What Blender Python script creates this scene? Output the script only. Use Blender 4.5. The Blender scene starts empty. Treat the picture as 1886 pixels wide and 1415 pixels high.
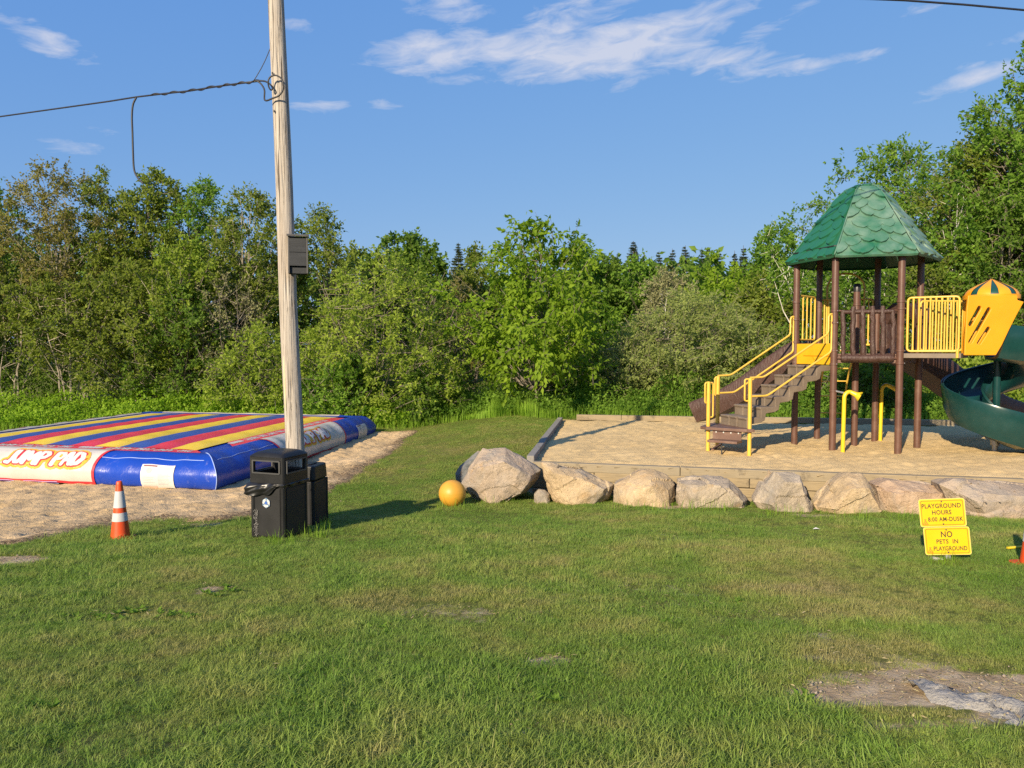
import bpy, bmesh, math, random
import numpy as np
from mathutils import Vector, Matrix, noise as mnoise
R = math.radians
PI = math.pi
rng = np.random.default_rng(7)
random.seed(7)
sc = bpy.context.scene
COL = sc.collection

# ------------------------------------------------------------------ camera
F, CX, CY, HY, CAMZ = 1400.0, 943.0, 707.5, 645.0, 2.19
PITCH = math.atan((CY - HY) / F)
cd = bpy.data.cameras.new('camera')
cam = bpy.data.objects.new('camera', cd); COL.objects.link(cam)
cam.location = (0, 0, CAMZ)
cam.rotation_euler = (PI / 2 - PITCH, 0, 0)
cd.sensor_width = 36; cd.lens = 36 * F / 1886
cd.clip_start = 0.05; cd.clip_end = 3000
sc.camera = cam
sc.view_settings.view_transform = 'Standard'
try: sc.view_settings.look = 'None'
except Exception: pass
sc.view_settings.exposure = 0.75
sc.view_settings.gamma = 1.0
sc.view_settings.use_curve_mapping = False
sc.cycles.max_bounces = 6
sc.cycles.transparent_max_bounces = 8
sc.cycles.use_denoising = False

# ------------------------------------------------------------------ sun and sky
SUN_EL = R(23.0)
sh = Vector((0.49, 0.872)).normalized()          # way the shadows fall
sunv = Vector((-sh.x * math.cos(SUN_EL), -sh.y * math.cos(SUN_EL), math.sin(SUN_EL)))
ld = bpy.data.lights.new('sun', 'SUN'); ld.energy = 5.0; ld.angle = R(0.53); ld.color = (1.0, 0.84, 0.60)
lo = bpy.data.objects.new('sun', ld); COL.objects.link(lo)
lo.rotation_euler = (-sunv).to_track_quat('-Z', 'Y').to_euler()
lo.location = (-10, -20, 20)

world = bpy.data.worlds.new('World'); sc.world = world; world.use_nodes = True
nt = world.node_tree; nt.nodes.clear()
def N(nt, t, **kw):
    n = nt.nodes.new(t)
    for k, v in kw.items(): setattr(n, k, v)
    return n
def setin(nt, sock, v):
    if isinstance(v, bpy.types.NodeSocket): nt.links.new(v, sock)
    else: sock.default_value = v
def M_(nt, op, a, b=None, c=None, clamp=False):
    n = N(nt, 'ShaderNodeMath', operation=op, use_clamp=clamp)
    setin(nt, n.inputs[0], a)
    if b is not None: setin(nt, n.inputs[1], b)
    if c is not None: setin(nt, n.inputs[2], c)
    return n.outputs[0]
SKYK = (.153 / (1.38 ** .62) / .14, .342 / (2.36 ** .40) / .14, .723 / (3.99 ** .12) / .14)
def sky_nodes():
    out = N(nt, 'ShaderNodeOutputWorld')
    bg = N(nt, 'ShaderNodeBackground'); nt.links.new(bg.outputs[0], out.inputs[0])
    sky = N(nt, 'ShaderNodeTexSky', sky_type='NISHITA')
    sky.sun_disc = False; sky.sun_elevation = SUN_EL
    sky.sun_rotation = math.atan2(sunv.x, sunv.y) % (2 * PI)
    sky.altitude = 0; sky.air_density = 1.0; sky.dust_density = 0.35; sky.ozone_density = 2.2
    bg.inputs[1].default_value = 0.083
    tc = N(nt, 'ShaderNodeTexCoord')
    sep = N(nt, 'ShaderNodeSeparateXYZ'); nt.links.new(tc.outputs['Generated'], sep.inputs[0])
    x, y, z = sep.outputs
    az = M_(nt, 'ARCTAN2', x, y); el = M_(nt, 'ARCSINE', z)
    # wisp noise stretched along the wind
    cmb = N(nt, 'ShaderNodeCombineXYZ')
    setin(nt, cmb.inputs[0], M_(nt, 'MULTIPLY', az, 7.0))
    setin(nt, cmb.inputs[1], M_(nt, 'ADD', M_(nt, 'MULTIPLY', el, 24.0), M_(nt, 'MULTIPLY', az, -2.2)))
    n1 = N(nt, 'ShaderNodeTexNoise'); n1.inputs['Scale'].default_value = 2.3; n1.inputs['Detail'].default_value = 9; n1.inputs['Roughness'].default_value = 0.6
    n1.inputs['Distortion'].default_value = 0.5
    nt.links.new(cmb.outputs[0], n1.inputs['Vector'])
    def azel(px, py):
        dx, dy = (px - CX) / F, -(py - CY) / F
        d = Vector((dx, math.cos(PITCH) + dy * math.sin(PITCH), -math.sin(PITCH) + dy * math.cos(PITCH))).normalized()
        return math.atan2(d.x, d.y), math.asin(d.z)
    # cloud banks seen in the sky: (x, y, half width, half height, tilt, strength) as sightings of the photograph
    blobs = [(800, 96, 120, 34, -.12, 1.0), (960, 88, 170, 32, -.22, .95), (1120, 92, 210, 42, -.1, 1.2), (1260, 70, 150, 36, -.45, .8),
             (1330, 108, 120, 24, .1, .85), (1470, 124, 120, 12, -.04, .85), (1400, 55, 90, 14, -.3, .6),
             (820, 12, 75, 22, .0, .85), (1090, 8, 120, 26, -.2, .75), (70, 70, 80, 20, .25, .8), (140, 273, 60, 11, 0, .5),
             (600, 196, 60, 12, -.08, .62), (705, 193, 45, 10, 0, .5), (1800, 140, 80, 15, -.2, .85), (1790, 122, 40, 9, 0, .6),
             (880, 140, 50, 9, -.2, .55), (1840, 80, 50, 10, -.2, .5), (1700, 12, 50, 12, 0, .5), (550, 48, 30, 12, .1, .45), (758, 215, 24, 7, -.3, .5), (190, 246, 30, 8, 0, .35)]
    tot = None
    for (px, py, hw, hh, tilt, st) in blobs:
        a0, e0 = azel(px, py)
        ca, sa = math.cos(tilt), math.sin(tilt)
        da = M_(nt, 'SUBTRACT', az, a0); de = M_(nt, 'SUBTRACT', el, e0)
        u = M_(nt, 'ADD', M_(nt, 'MULTIPLY', da, ca * F / hw), M_(nt, 'MULTIPLY', de, -sa * F / hw))
        v = M_(nt, 'ADD', M_(nt, 'MULTIPLY', da, sa * F / hh), M_(nt, 'MULTIPLY', de, ca * F / hh))
        r2 = M_(nt, 'ADD', M_(nt, 'MULTIPLY', u, u), M_(nt, 'MULTIPLY', v, v))
        g = M_(nt, 'MULTIPLY', M_(nt, 'SUBTRACT', 1.0, M_(nt, 'MULTIPLY', r2, 0.55), clamp=True), st)
        tot = g if tot is None else M_(nt, 'MAXIMUM', tot, g)
    # the rest of the sky carries the same thin, scattered clouds
    n2 = N(nt, 'ShaderNodeTexNoise'); n2.inputs['Scale'].default_value = 2.2; n2.inputs['Detail'].default_value = 3
    nt.links.new(tc.outputs['Generated'], n2.inputs['Vector'])
    away = M_(nt, 'MULTIPLY', M_(nt, 'SUBTRACT', 0.35, y, clamp=True), 2.0, clamp=True)
    high = M_(nt, 'MULTIPLY', M_(nt, 'SUBTRACT', z, 0.42, clamp=True), 4.0, clamp=True)
    other = M_(nt, 'MULTIPLY', M_(nt, 'MAXIMUM', away, high), M_(nt, 'MULTIPLY', M_(nt, 'SUBTRACT', n2.outputs[0], 0.52, clamp=True), 5.0, clamp=True))
    tot = M_(nt, 'MAXIMUM', tot, other)
    dens = M_(nt, 'MULTIPLY', M_(nt, 'SUBTRACT', M_(nt, 'ADD', tot, M_(nt, 'MULTIPLY', n1.outputs[0], 2.2)), 1.47), 1.25, clamp=True)
    dens = M_(nt, 'MULTIPLY', M_(nt, 'MULTIPLY', dens, M_(nt, 'MULTIPLY', tot, 4.0, clamp=True)), 0.8)
    # clear, evenly deep blue day: the sky's brightness range is compressed channel by channel, all round alike
    s3 = N(nt, 'ShaderNodeSeparateColor'); nt.links.new(sky.outputs[0], s3.inputs[0])
    c3 = N(nt, 'ShaderNodeCombineColor')
    for i, (g_, k_) in enumerate(((.62, SKYK[0]), (.40, SKYK[1]), (.12, SKYK[2]))):
        setin(nt, c3.inputs[i], M_(nt, 'MULTIPLY', M_(nt, 'POWER', s3.outputs[i], g_), k_))
    mix = N(nt, 'ShaderNodeMix', data_type='RGBA')
    nt.links.new(dens, mix.inputs[0]); nt.links.new(c3.outputs[0], mix.inputs[6])
    mix.inputs[7].default_value = (5.0, 5.15, 5.9, 1)
    nt.links.new(mix.outputs[2], bg.inputs[0])
sky_nodes()

# ------------------------------------------------------------------ sightings -> points of the place
def ray(px, py):
    dx, dy = (px - CX) / F, -(py - CY) / F
    return Vector((dx, math.cos(PITCH) + dy * math.sin(PITCH), -math.sin(PITCH) + dy * math.cos(PITCH)))
def at(px, py, Y):
    d = ray(px, py); k = Y / d.y
    return Vector((d.x * k, Y, CAMZ + d.z * k))
def sst(a, b, t):
    t = np.clip((t - a) / (b - a), 0, 1); return t * t * (3 - 2 * t)
_yk = [-60, -20, 0, 3, 6, 7.5, 9, 10.5, 11.5, 16, 21, 25, 40, 90, 400]
_zk = [1.6, 1.2, .82, .56, .28, .14, 0, -.14, -.21, -.22, -.15, .05, .7, 2.2, 5]
_yd = np.arange(-60, 400, .25)
_zd = np.interp(_yd, _yk, _zk)
_k = np.exp(-np.linspace(-3, 3, 25) ** 2 / 2); _k /= _k.sum()
_zd = np.convolve(np.pad(_zd, 12, mode='edge'), _k, mode='valid')
def zg(x, y):
    x = np.asarray(x, float); y = np.asarray(y, float)
    z = np.interp(y, _yd, _zd)
    z = z + sst(-3.5, .3, x) * sst(12.8, 19, y) * .40
    z = z + .012 * np.sin(x * 1.3 + .7 * y) * np.sin(y * 1.1 - .4 * x) + .008 * np.sin(3.1 * x + 1) * np.sin(2.7 * y)
    return z
def gz(x, y): return float(zg(x, y))
def ground(px, py, lift=0.0):
    d = ray(px, py); t = 0.5
    while t < 300:
        p = d * t
        if CAMZ + p.z <= gz(p.x, p.y) + lift: break
        t += .02
    return Vector((p.x, p.y, CAMZ + p.z))
def inpoly(x, y, poly):
    x = np.asarray(x); y = np.asarray(y); r = np.zeros(x.shape, bool); n = len(poly)
    for i in range(n):
        x0, y0 = poly[i]; x1, y1 = poly[(i + 1) % n]
        c = ((y0 > y) != (y1 > y)) & (x < (x1 - x0) * (y - y0) / (y1 - y0 + 1e-12) + x0)
        r ^= c
    return r
def sdist(x, y, poly):          # signed distance, positive inside
    x = np.asarray(x, float); y = np.asarray(y, float); d = np.full(x.shape, 1e9); n = len(poly)
    for i in range(n):
        x0, y0 = poly[i]; x1, y1 = poly[(i + 1) % n]
        dx, dy = x1 - x0, y1 - y0
        t = np.clip(((x - x0) * dx + (y - y0) * dy) / (dx * dx + dy * dy + 1e-12), 0, 1)
        d = np.minimum(d, np.hypot(x - x0 - t * dx, y - y0 - t * dy))
    return np.where(inpoly(x, y, poly), d, -d)
_ph = rng.uniform(0, 6.28, (6, 8)); _fr = rng.normal(0, 1, (6, 8, 2))
def fnoise(x, y, scale, k=0):   # cheap smooth noise about -1..1
    s = 0
    for i in range(8): s = s + np.sin(scale * (_fr[k, i, 0] * x + _fr[k, i, 1] * y) * 2.2 + _ph[k, i])
    return s / 3.2

# ------------------------------------------------------------------ mesh helpers
def tag(o, label=None, cat=None, group=None, kind=None):
    if label: o['label'] = label
    if cat: o['category'] = cat
    if group: o['group'] = group
    if kind: o['kind'] = kind
    return o
def thing(name, label, cat, loc=(0, 0, 0), group=None):
    o = bpy.data.objects.new(name, None); COL.objects.link(o); o.location = loc
    o.empty_display_size = .2
    return tag(o, label, cat, group)
class MB:
    def __init__(s): s.v = []; s.f = []; s.m = []
    def add(s, vs, fs, mi=0):
        b = len(s.v); s.v += [tuple(v) for v in vs]
        s.f += [tuple(i + b for i in f) for f in fs]; s.m += [mi] * len(fs); return s
    def box(s, c, size, rz=0, mi=0, Mx=None):
        hx, hy, hz = (q / 2 for q in size)
        T = Mx if Mx is not None else Matrix.Translation(c) @ Matrix.Rotation(rz, 4, 'Z')
        vs = [T @ Vector((x, y, z)) for x in (-hx, hx) for y in (-hy, hy) for z in (-hz, hz)]
        return s.add(vs, [(0, 1, 3, 2), (4, 6, 7, 5), (0, 4, 5, 1), (2, 3, 7, 6), (0, 2, 6, 4), (1, 5, 7, 3)], mi)
    def beam(s, a, b, w, h, mi=0):      # box from a to b, w across, h up
        a = Vector(a); b = Vector(b); d = (b - a); L = d.length; d.normalize()
        up = Vector((0, 0, 1)) if abs(d.z) < .95 else Vector((0, 1, 0))
        sd = d.cross(up).normalized(); u = sd.cross(d)
        Mx = Matrix((d, sd, u)).transposed().to_4x4(); Mx.translation = (a + b) / 2
        return s.box(None, (L, w, h), 0, mi, Mx)
    def tube(s, pts, r, seg=8, mi=0, cap=True):
        pts = [Vector(p) for p in pts]; n = len(pts)
        rs = r if isinstance(r, (list, tuple, np.ndarray)) else [r] * n
        vs = []; u = None
        for i in range(n):
            t = (pts[min(i + 1, n - 1)] - pts[max(i - 1, 0)])
            t = t.normalized() if t.length > 1e-9 else Vector((0, 0, 1))
            if u is None:
                u = t.orthogonal().normalized()
            u = (u - t * u.dot(t)); u = u.normalized() if u.length > 1e-6 else t.orthogonal().normalized()
            w = t.cross(u)
            for k in range(seg):
                a = 2 * PI * k / seg
                vs.append(pts[i] + (u * math.cos(a) + w * math.sin(a)) * rs[i])
        fs = [(i * seg + k, i * seg + (k + 1) % seg, (i + 1) * seg + (k + 1) % seg, (i + 1) * seg + k) for i in range(n - 1) for k in range(seg)]
        if cap: fs += [tuple(range(seg))[::-1], tuple((n - 1) * seg + k for k in range(seg))]
        return s.add(vs, fs, mi)
    def lathe(s, prof, c=(0, 0, 0), seg=24, mi=0, cap=True):
        c = Vector(c); vs = []
        for (r, z) in prof:
            for k in range(seg):
                a = 2 * PI * k / seg; vs.append(c + Vector((r * math.cos(a), r * math.sin(a), z)))
        n = len(prof)
        fs = [(i * seg + k, i * seg + (k + 1) % seg, (i + 1) * seg + (k + 1) % seg, (i + 1) * seg + k) for i in range(n - 1) for k in range(seg)]
        if cap: fs += [tuple(range(seg))[::-1], tuple((n - 1) * seg + k for k in range(seg))]
        return s.add(vs, fs, mi)
    def grid(s, fn, nu, nv, mi=0):
        vs = [fn(i / nu, j / nv) for i in range(nu + 1) for j in range(nv + 1)]
        fs = [(i * (nv + 1) + j, (i + 1) * (nv + 1) + j, (i + 1) * (nv + 1) + j + 1, i * (nv + 1) + j + 1) for i in range(nu) for j in range(nv)]
        return s.add(vs, fs, mi)
    def prism(s, poly, e, mi=0):        # poly: 3D points, e: extrusion vector
        n = len(poly); e = Vector(e); vs = [Vector(p) for p in poly] + [Vector(p) + e for p in poly]
        fs = [tuple(range(n)), tuple(range(2 * n - 1, n - 1, -1))] + [((i + 1) % n, i, n + i, n + (i + 1) % n) for i in range(n)]
        return s.add(vs, fs, mi)
    def sweep(s, path, sec, mi=0, cap=True):   # closed section (lateral, up) along path, up kept vertical
        path = [Vector(p) for p in path]; n = len(path); m = len(sec); vs = []
        for i in range(n):
            t = (path[min(i + 1, n - 1)] - path[max(i - 1, 0)]).normalized()
            sd = Vector((t.y, -t.x, 0)).normalized(); up = sd.cross(t)
            for (a, b) in sec: vs.append(path[i] + sd * a + up * b)
        fs = [(i * m + k, i * m + (k + 1) % m, (i + 1) * m + (k + 1) % m, (i + 1) * m + k) for i in range(n - 1) for k in range(m)]
        if cap: fs += [tuple(range(m))[::-1], tuple((n - 1) * m + k for k in range(m))]
        return s.add(vs, fs, mi)
    def build(s, name, mats, parent=None, org=None, smooth=None, bevel=0, normals=True):
        if org is None:
            p = parent; org = Vector((0, 0, 0))
            while p is not None: org = org + p.location; p = p.parent
        org = Vector(org)
        me = bpy.data.meshes.new(name)
        me.from_pydata([(v[0] - org.x, v[1] - org.y, v[2] - org.z) for v in s.v], [], s.f)
        if not isinstance(mats, (list, tuple)): mats = [mats]
        for m in mats: me.materials.append(m)
        if len(mats) > 1: me.polygons.foreach_set('material_index', s.m)
        if normals:
            bm = bmesh.new(); bm.from_mesh(me); bmesh.ops.recalc_face_normals(bm, faces=bm.faces); bm.to_mesh(me); bm.free()
        if smooth is not None:
            me.polygons.foreach_set('use_smooth', [True] * len(me.polygons))
            if smooth < 180: me.set_sharp_from_angle(angle=R(smooth))
        me.update()
        o = bpy.data.objects.new(name, me); COL.objects.link(o)
        if parent is not None: o.parent = parent
        else: o.location = org
        if bevel:
            b = o.modifiers.new('bevel', 'BEVEL'); b.width = bevel; b.segments = 2; b.limit_method = 'ANGLE'; b.angle_limit = R(40)
        return o
def grid_mesh(name, X, Y, Z, mat, keep=None, attr=None, kind='structure'):
    ny, nx = X.shape; idx = np.arange(nx * ny).reshape(ny, nx)
    q = np.stack([idx[:-1, :-1], idx[:-1, 1:], idx[1:, 1:], idx[1:, :-1]], -1).reshape(-1, 4)
    if keep is not None:
        kf = keep[:-1, :-1] | keep[:-1, 1:] | keep[1:, 1:] | keep[1:, :-1]; q = q[kf.reshape(-1)]
    V = np.stack([X, Y, Z], -1).reshape(-1, 3)
    used = np.unique(q); rem = np.full(len(V), -1); rem[used] = np.arange(len(used)); V2 = V[used]; q = rem[q]
    me = bpy.data.meshes.new(name); me.from_pydata(V2.tolist(), [], q.tolist())
    me.polygons.foreach_set('use_smooth', [True] * len(me.polygons))
    if attr:
        for k, a in attr.items():
            at_ = me.attributes.new(k, 'FLOAT', 'POINT'); at_.data.foreach_set('value', a.reshape(-1)[used].astype(np.float32))
    me.materials.append(mat); me.update()
    o = bpy.data.objects.new(name, me); COL.objects.link(o); tag(o, kind=kind); return o
def tri_mesh(name, V, T, mat, attr=None, parent=None, smooth=False):
    V = np.ascontiguousarray(V, np.float32); T = np.ascontiguousarray(T, np.int32)
    me = bpy.data.meshes.new(name); me.vertices.add(len(V)); me.vertices.foreach_set('co', V.reshape(-1))
    k = T.shape[1]
    me.loops.add(len(T) * k); me.loops.foreach_set('vertex_index', T.reshape(-1))
    me.polygons.add(len(T)); me.polygons.foreach_set('loop_start', np.arange(0, len(T) * k, k, dtype=np.int32))
    me.update(calc_edges=True)
    if attr:
        for kk, a in attr.items():
            at_ = me.attributes.new(kk, 'FLOAT', 'POINT'); at_.data.foreach_set('value', np.ascontiguousarray(a, np.float32))
    if smooth: me.polygons.foreach_set('use_smooth', [True] * len(me.polygons))
    for m in (mat if isinstance(mat, (list, tuple)) else [mat]): me.materials.append(m)
    o = bpy.data.objects.new(name, me); COL.objects.link(o)
    if parent is not None: o.parent = parent
    return o

# ------------------------------------------------------------------ materials
def newmat(name):
    m = bpy.data.materials.new(name); m.use_nodes = True
    t = m.node_tree; b = t.nodes['Principled BSDF']
    return m, t, b
def noise_(t, vec, scale, detail=4, rough=.55, dist=0):
    n = N(t, 'ShaderNodeTexNoise'); n.inputs['Scale'].default_value = scale; n.inputs['Detail'].default_value = detail
    n.inputs['Roughness'].default_value = rough; n.inputs['Distortion'].default_value = dist
    if vec is not None: t.links.new(vec, n.inputs['Vector'])
    return n.outputs[0]
def ramp_(t, fac, stops):
    r = N(t, 'ShaderNodeValToRGB'); t.links.new(fac, r.inputs[0]); e = r.color_ramp.elements
    while len(e) < len(stops): e.new(.5)
    for i, (p, c) in enumerate(stops): e[i].position = p; e[i].color = (*c, 1) if len(c) == 3 else c
    return r.outputs[0]
def mixc(t, fac, a, b, bt='MIX'):
    n = N(t, 'ShaderNodeMix', data_type='RGBA', blend_type=bt)
    setin(t, n.inputs[0], fac)
    for i, v in ((6, a), (7, b)):
        if isinstance(v, tuple): n.inputs[i].default_value = (*v, 1)
        else: t.links.new(v, n.inputs[i])
    return n.outputs[2]
def bump_(t, b, h, strength, dist=.02):
    n = N(t, 'ShaderNodeBump'); n.inputs['Strength'].default_value = strength; n.inputs['Distance'].default_value = dist
    t.links.new(h, n.inputs['Height']); t.links.new(n.outputs[0], b.inputs['Normal'])
def pm(name, col, rough=.5, var=.12, scale=6, bump=0, bscale=60, dirt=0, dirtcol=(.3, .25, .18), dscale=3, metal=0, spec=.5, stretch=None, coat=0):
    m, t, b = newmat(name)
    tc = N(t, 'ShaderNodeTexCoord').outputs['Object']
    if stretch:
        mp = N(t, 'ShaderNodeMapping'); mp.inputs['Scale'].default_value = stretch; t.links.new(tc, mp.inputs[0]); tc = mp.outputs[0]
    n1 = noise_(t, tc, scale, 5)
    lo_ = tuple(c * (1 - var) for c in col); hi_ = tuple(min(1, c * (1 + var)) for c in col)
    c = ramp_(t, n1, [(.3, lo_), (.7, hi_)])
    if dirt:
        n2 = noise_(t, tc, dscale, 8, .65)
        f = M_(t, 'MULTIPLY', M_(t, 'SUBTRACT', n2, .5, clamp=True), 4.0, clamp=True)
        c = mixc(t, M_(t, 'MULTIPLY', f, dirt), c, dirtcol)
    t.links.new(c, b.inputs['Base Color'])
    t.links.new(M_(t, 'ADD', M_(t, 'MULTIPLY', n1, .2), rough - .1), b.inputs['Roughness'])
    b.inputs['Metallic'].default_value = metal; b.inputs['Specular IOR Level'].default_value = spec
    if coat: b.inputs['Coat Weight'].default_value = coat; b.inputs['Coat Roughness'].default_value = .15
    if bump: bump_(t, b, noise_(t, tc, bscale, 6, .6), bump, .01)
    return m

def lawn_mat():
    m, t, b = newmat('lawn_soil')
    pos = N(t, 'ShaderNodeNewGeometry').outputs['Position']
    a = N(t, 'ShaderNodeAttribute', attribute_name='bare').outputs['Fac']
    n1 = noise_(t, pos, .8, 5); n2 = noise_(t, pos, 35, 5, .7); n3 = noise_(t, pos, 6, 6, .65)
    g = ramp_(t, n1, [(.3, (.12, .145, .026)), (.55, (.17, .185, .042)), (.75, (.23, .20, .075))])
    g = mixc(t, M_(t, 'MULTIPLY', n2, .7), g, (.055, .06, .016))
    d = ramp_(t, n3, [(.3, (.24, .165, .095)), (.5, (.42, .315, .20)), (.7, (.56, .45, .31))])
    f = M_(t, 'MULTIPLY', M_(t, 'SUBTRACT', M_(t, 'ADD', a, M_(t, 'MULTIPLY', n3, .8)), .75), 4.0, clamp=True)
    t.links.new(mixc(t, f, g, d), b.inputs['Base Color']); b.inputs['Roughness'].default_value = .95
    b.inputs['Specular IOR Level'].default_value = .1
    bump_(t, b, n2, .8, .03); return m
def sand_mat(name, lo_, mid, hi_, lump):
    m, t, b = newmat(name)
    pos = N(t, 'ShaderNodeNewGeometry').outputs['Position']
    n1 = noise_(t, pos, 1.1, 6, .6); n2 = noise_(t, pos, 90, 3, .7); n3 = noise_(t, pos, 9, 6, .65, .6)
    c = ramp_(t, n1, [(.25, lo_), (.5, mid), (.75, hi_)])
    c = mixc(t, M_(t, 'MULTIPLY', M_(t, 'SUBTRACT', n3, .55, clamp=True), 2.2, clamp=True), c, tuple(q * .62 for q in lo_))
    c = mixc(t, M_(t, 'MULTIPLY', M_(t, 'SUBTRACT', n2, .6, clamp=True), 3.0, clamp=True), c, tuple(q * .6 for q in lo_))
    a = N(t, 'ShaderNodeAttribute', attribute_name='litter').outputs['Fac']
    n4 = noise_(t, pos, 22, 4, .75, 1.0)
    f = M_(t, 'MULTIPLY', M_(t, 'SUBTRACT', M_(t, 'ADD', M_(t, 'MULTIPLY', a, .42), n4), .74, clamp=True), 6.0, clamp=True)
    c = mixc(t, f, c, (.13, .085, .05))
    t.links.new(c, b.inputs['Base Color']); b.inputs['Roughness'].default_value = .95; b.inputs['Specular IOR Level'].default_value = .15
    h = M_(t, 'ADD', M_(t, 'MULTIPLY', n3, lump), M_(t, 'MULTIPLY', n2, .25)); bump_(t, b, h, .9, .04); return m
def leaf_mat(name, lo_, hi_, trans=.5, rough=.6):
    m, t, b = newmat(name)
    a = N(t, 'ShaderNodeAttribute', attribute_name='tint').outputs['Fac']
    pos = N(t, 'ShaderNodeNewGeometry').outputs['Position']
    n1 = noise_(t, pos, 1.3, 3)
    f = M_(t, 'ADD', M_(t, 'MULTIPLY', a, .75), M_(t, 'MULTIPLY', M_(t, 'SUBTRACT', n1, .5), 1.0), clamp=True)
    c = ramp_(t, f, [(0, lo_), (.5, tuple((p * .55 + q * .45) for p, q in zip(lo_, hi_))), (1, hi_)])
    t.links.new(c, b.inputs['Base Color']); b.inputs['Roughness'].default_value = rough; b.inputs['Specular IOR Level'].default_value = .15
    tr = N(t, 'ShaderNodeBsdfTranslucent'); t.links.new(mixc(t, .55, c, (hi_[0] * 1.2, hi_[1] * 1.35, hi_[2] * .8)), tr.inputs[0])
    mx = N(t, 'ShaderNodeMixShader'); mx.inputs[0].default_value = trans
    out = t.nodes['Material Output']
    t.links.new(b.outputs[0], mx.inputs[1]); t.links.new(tr.outputs[0], mx.inputs[2]); t.links.new(mx.outputs[0], out.inputs[0]); return m
def rock_mat(name, a, b_, c_, dark=.5, bands=0):
    m, t, b = newmat(name)
    tc = N(t, 'ShaderNodeNewGeometry').outputs['Position']
    n1 = noise_(t, tc, 2.6, 8, .65, .4); n2 = noise_(t, tc, 60, 4, .7); n3 = noise_(t, tc, 9, 8, .7, .8); n4 = noise_(t, tc, 24, 5, .7)
    c = ramp_(t, n1, [(.3, a), (.5, b_), (.7, c_)])
    c = mixc(t, M_(t, 'MULTIPLY', M_(t, 'SUBTRACT', n2, .52, clamp=True), 4.5 * dark, clamp=True), c, tuple(q * .42 for q in a))
    c = mixc(t, M_(t, 'MULTIPLY', M_(t, 'SUBTRACT', n4, .54, clamp=True), 2.2, clamp=True), c, tuple(min(1, q * 1.45) for q in c_))
    c = mixc(t, M_(t, 'MULTIPLY', M_(t, 'SUBTRACT', n3, .6, clamp=True), 3.0, clamp=True), c, tuple(q * .5 for q in b_))
    g1 = noise_(t, tc, 1.7, 4, .6, .7); g2 = noise_(t, tc, 3.1, 5, .65, 1.0)
    c = mixc(t, M_(t, 'MULTIPLY', M_(t, 'SUBTRACT', g1, .5, clamp=True), 4.0, clamp=True), c, (.27, .25, .225))
    c = mixc(t, M_(t, 'MULTIPLY', M_(t, 'SUBTRACT', g2, .56, clamp=True), 4.0, clamp=True), c, (.42, .27, .13))
    t.links.new(c, b.inputs['Base Color']); b.inputs['Roughness'].default_value = .9; b.inputs['Specular IOR Level'].default_value = .25
    v = N(t, 'ShaderNodeTexVoronoi', feature='DISTANCE_TO_EDGE'); v.inputs['Scale'].default_value = 3.2
    mp = N(t, 'ShaderNodeMapping'); mp.inputs['Rotation'].default_value = (.3, .5, .4); mp.inputs['Scale'].default_value = (1, 1, 1.7)
    wv = N(t, 'ShaderNodeVectorMath', operation='ADD'); t.links.new(tc, mp.inputs[0]); t.links.new(mp.outputs[0], wv.inputs[0])
    nn = N(t, 'ShaderNodeTexNoise'); nn.inputs['Scale'].default_value = 4; t.links.new(tc, nn.inputs['Vector']); t.links.new(nn.outputs[1], wv.inputs[1])
    t.links.new(wv.outputs[0], v.inputs['Vector'])
    crack = M_(t, 'MULTIPLY', v.outputs['Distance'], 10.0, clamp=True)
    h = M_(t, 'ADD', M_(t, 'ADD', M_(t, 'MULTIPLY', n3, .55), M_(t, 'MULTIPLY', n4, .55)), M_(t, 'ADD', M_(t, 'MULTIPLY', crack, .06), M_(t, 'MULTIPLY', n2, .35)))
    bump_(t, b, h, 1.0, .035); return m
def timber_mat(name, col, grey):
    m, t, b = newmat(name)
    tc = N(t, 'ShaderNodeTexCoord').outputs['Object']
    pos = N(t, 'ShaderNodeNewGeometry').outputs['Position']
    oi = N(t, 'ShaderNodeObjectInfo').outputs['Random']
    mp = N(t, 'ShaderNodeMapping'); mp.inputs['Scale'].default_value = (1.2, 14, 14); t.links.new(tc, mp.inputs[0])
    n1 = noise_(t, mp.outputs[0], 3, 6, .6, .4); n2 = noise_(t, pos, 2.0, 5)
    c = ramp_(t, n1, [(.3, tuple(q * .6 for q in col)), (.6, col)])
    c = mixc(t, M_(t, 'MULTIPLY', M_(t, 'ADD', n2, oi), .5, clamp=True), c, grey)
    st = noise_(t, pos, 5, 6, .7)
    c = mixc(t, M_(t, 'MULTIPLY', M_(t, 'SUBTRACT', st, .56, clamp=True), 5, clamp=True), c, (.06, .05, .04))
    t.links.new(c, b.inputs['Base Color']); b.inputs['Roughness'].default_value = .9; bump_(t, b, n1, .6, .01); return m
def wood_plastic(name, col):
    m, t, b = newmat(name)
    tc = N(t, 'ShaderNodeTexCoord').outputs['Object']
    mp = N(t, 'ShaderNodeMapping'); mp.inputs['Scale'].default_value = (6, 6, 1.2); t.links.new(tc, mp.inputs[0])
    n1 = noise_(t, mp.outputs[0], 4, 5, .6, 1.2); n2 = noise_(t, tc, 3, 4)
    c = ramp_(t, n2, [(.3, tuple(q * .8 for q in col)), (.7, tuple(q * 1.2 for q in col))])
    c = mixc(t, M_(t, 'MULTIPLY', M_(t, 'SUBTRACT', n1, .55, clamp=True), 2, clamp=True), c, tuple(min(1, q * 1.9 + .02) for q in col))
    t.links.new(c, b.inputs['Base Color']); b.inputs['Roughness'].default_value = .5; bump_(t, b, n1, 1.0, .02); return m
DRY = [(1.6, 7.3, 2.6, 1.6, .07), (-.5, 5.6, 1.0, .6, .12), (2.6, 5.6, 1.4, .8, .07), (2.0, 4.2, 1.0, .5, .08), (-1.5, 17, 3.5, 5, .06), (2.4, 3.6, .9, .4, .14)]
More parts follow.
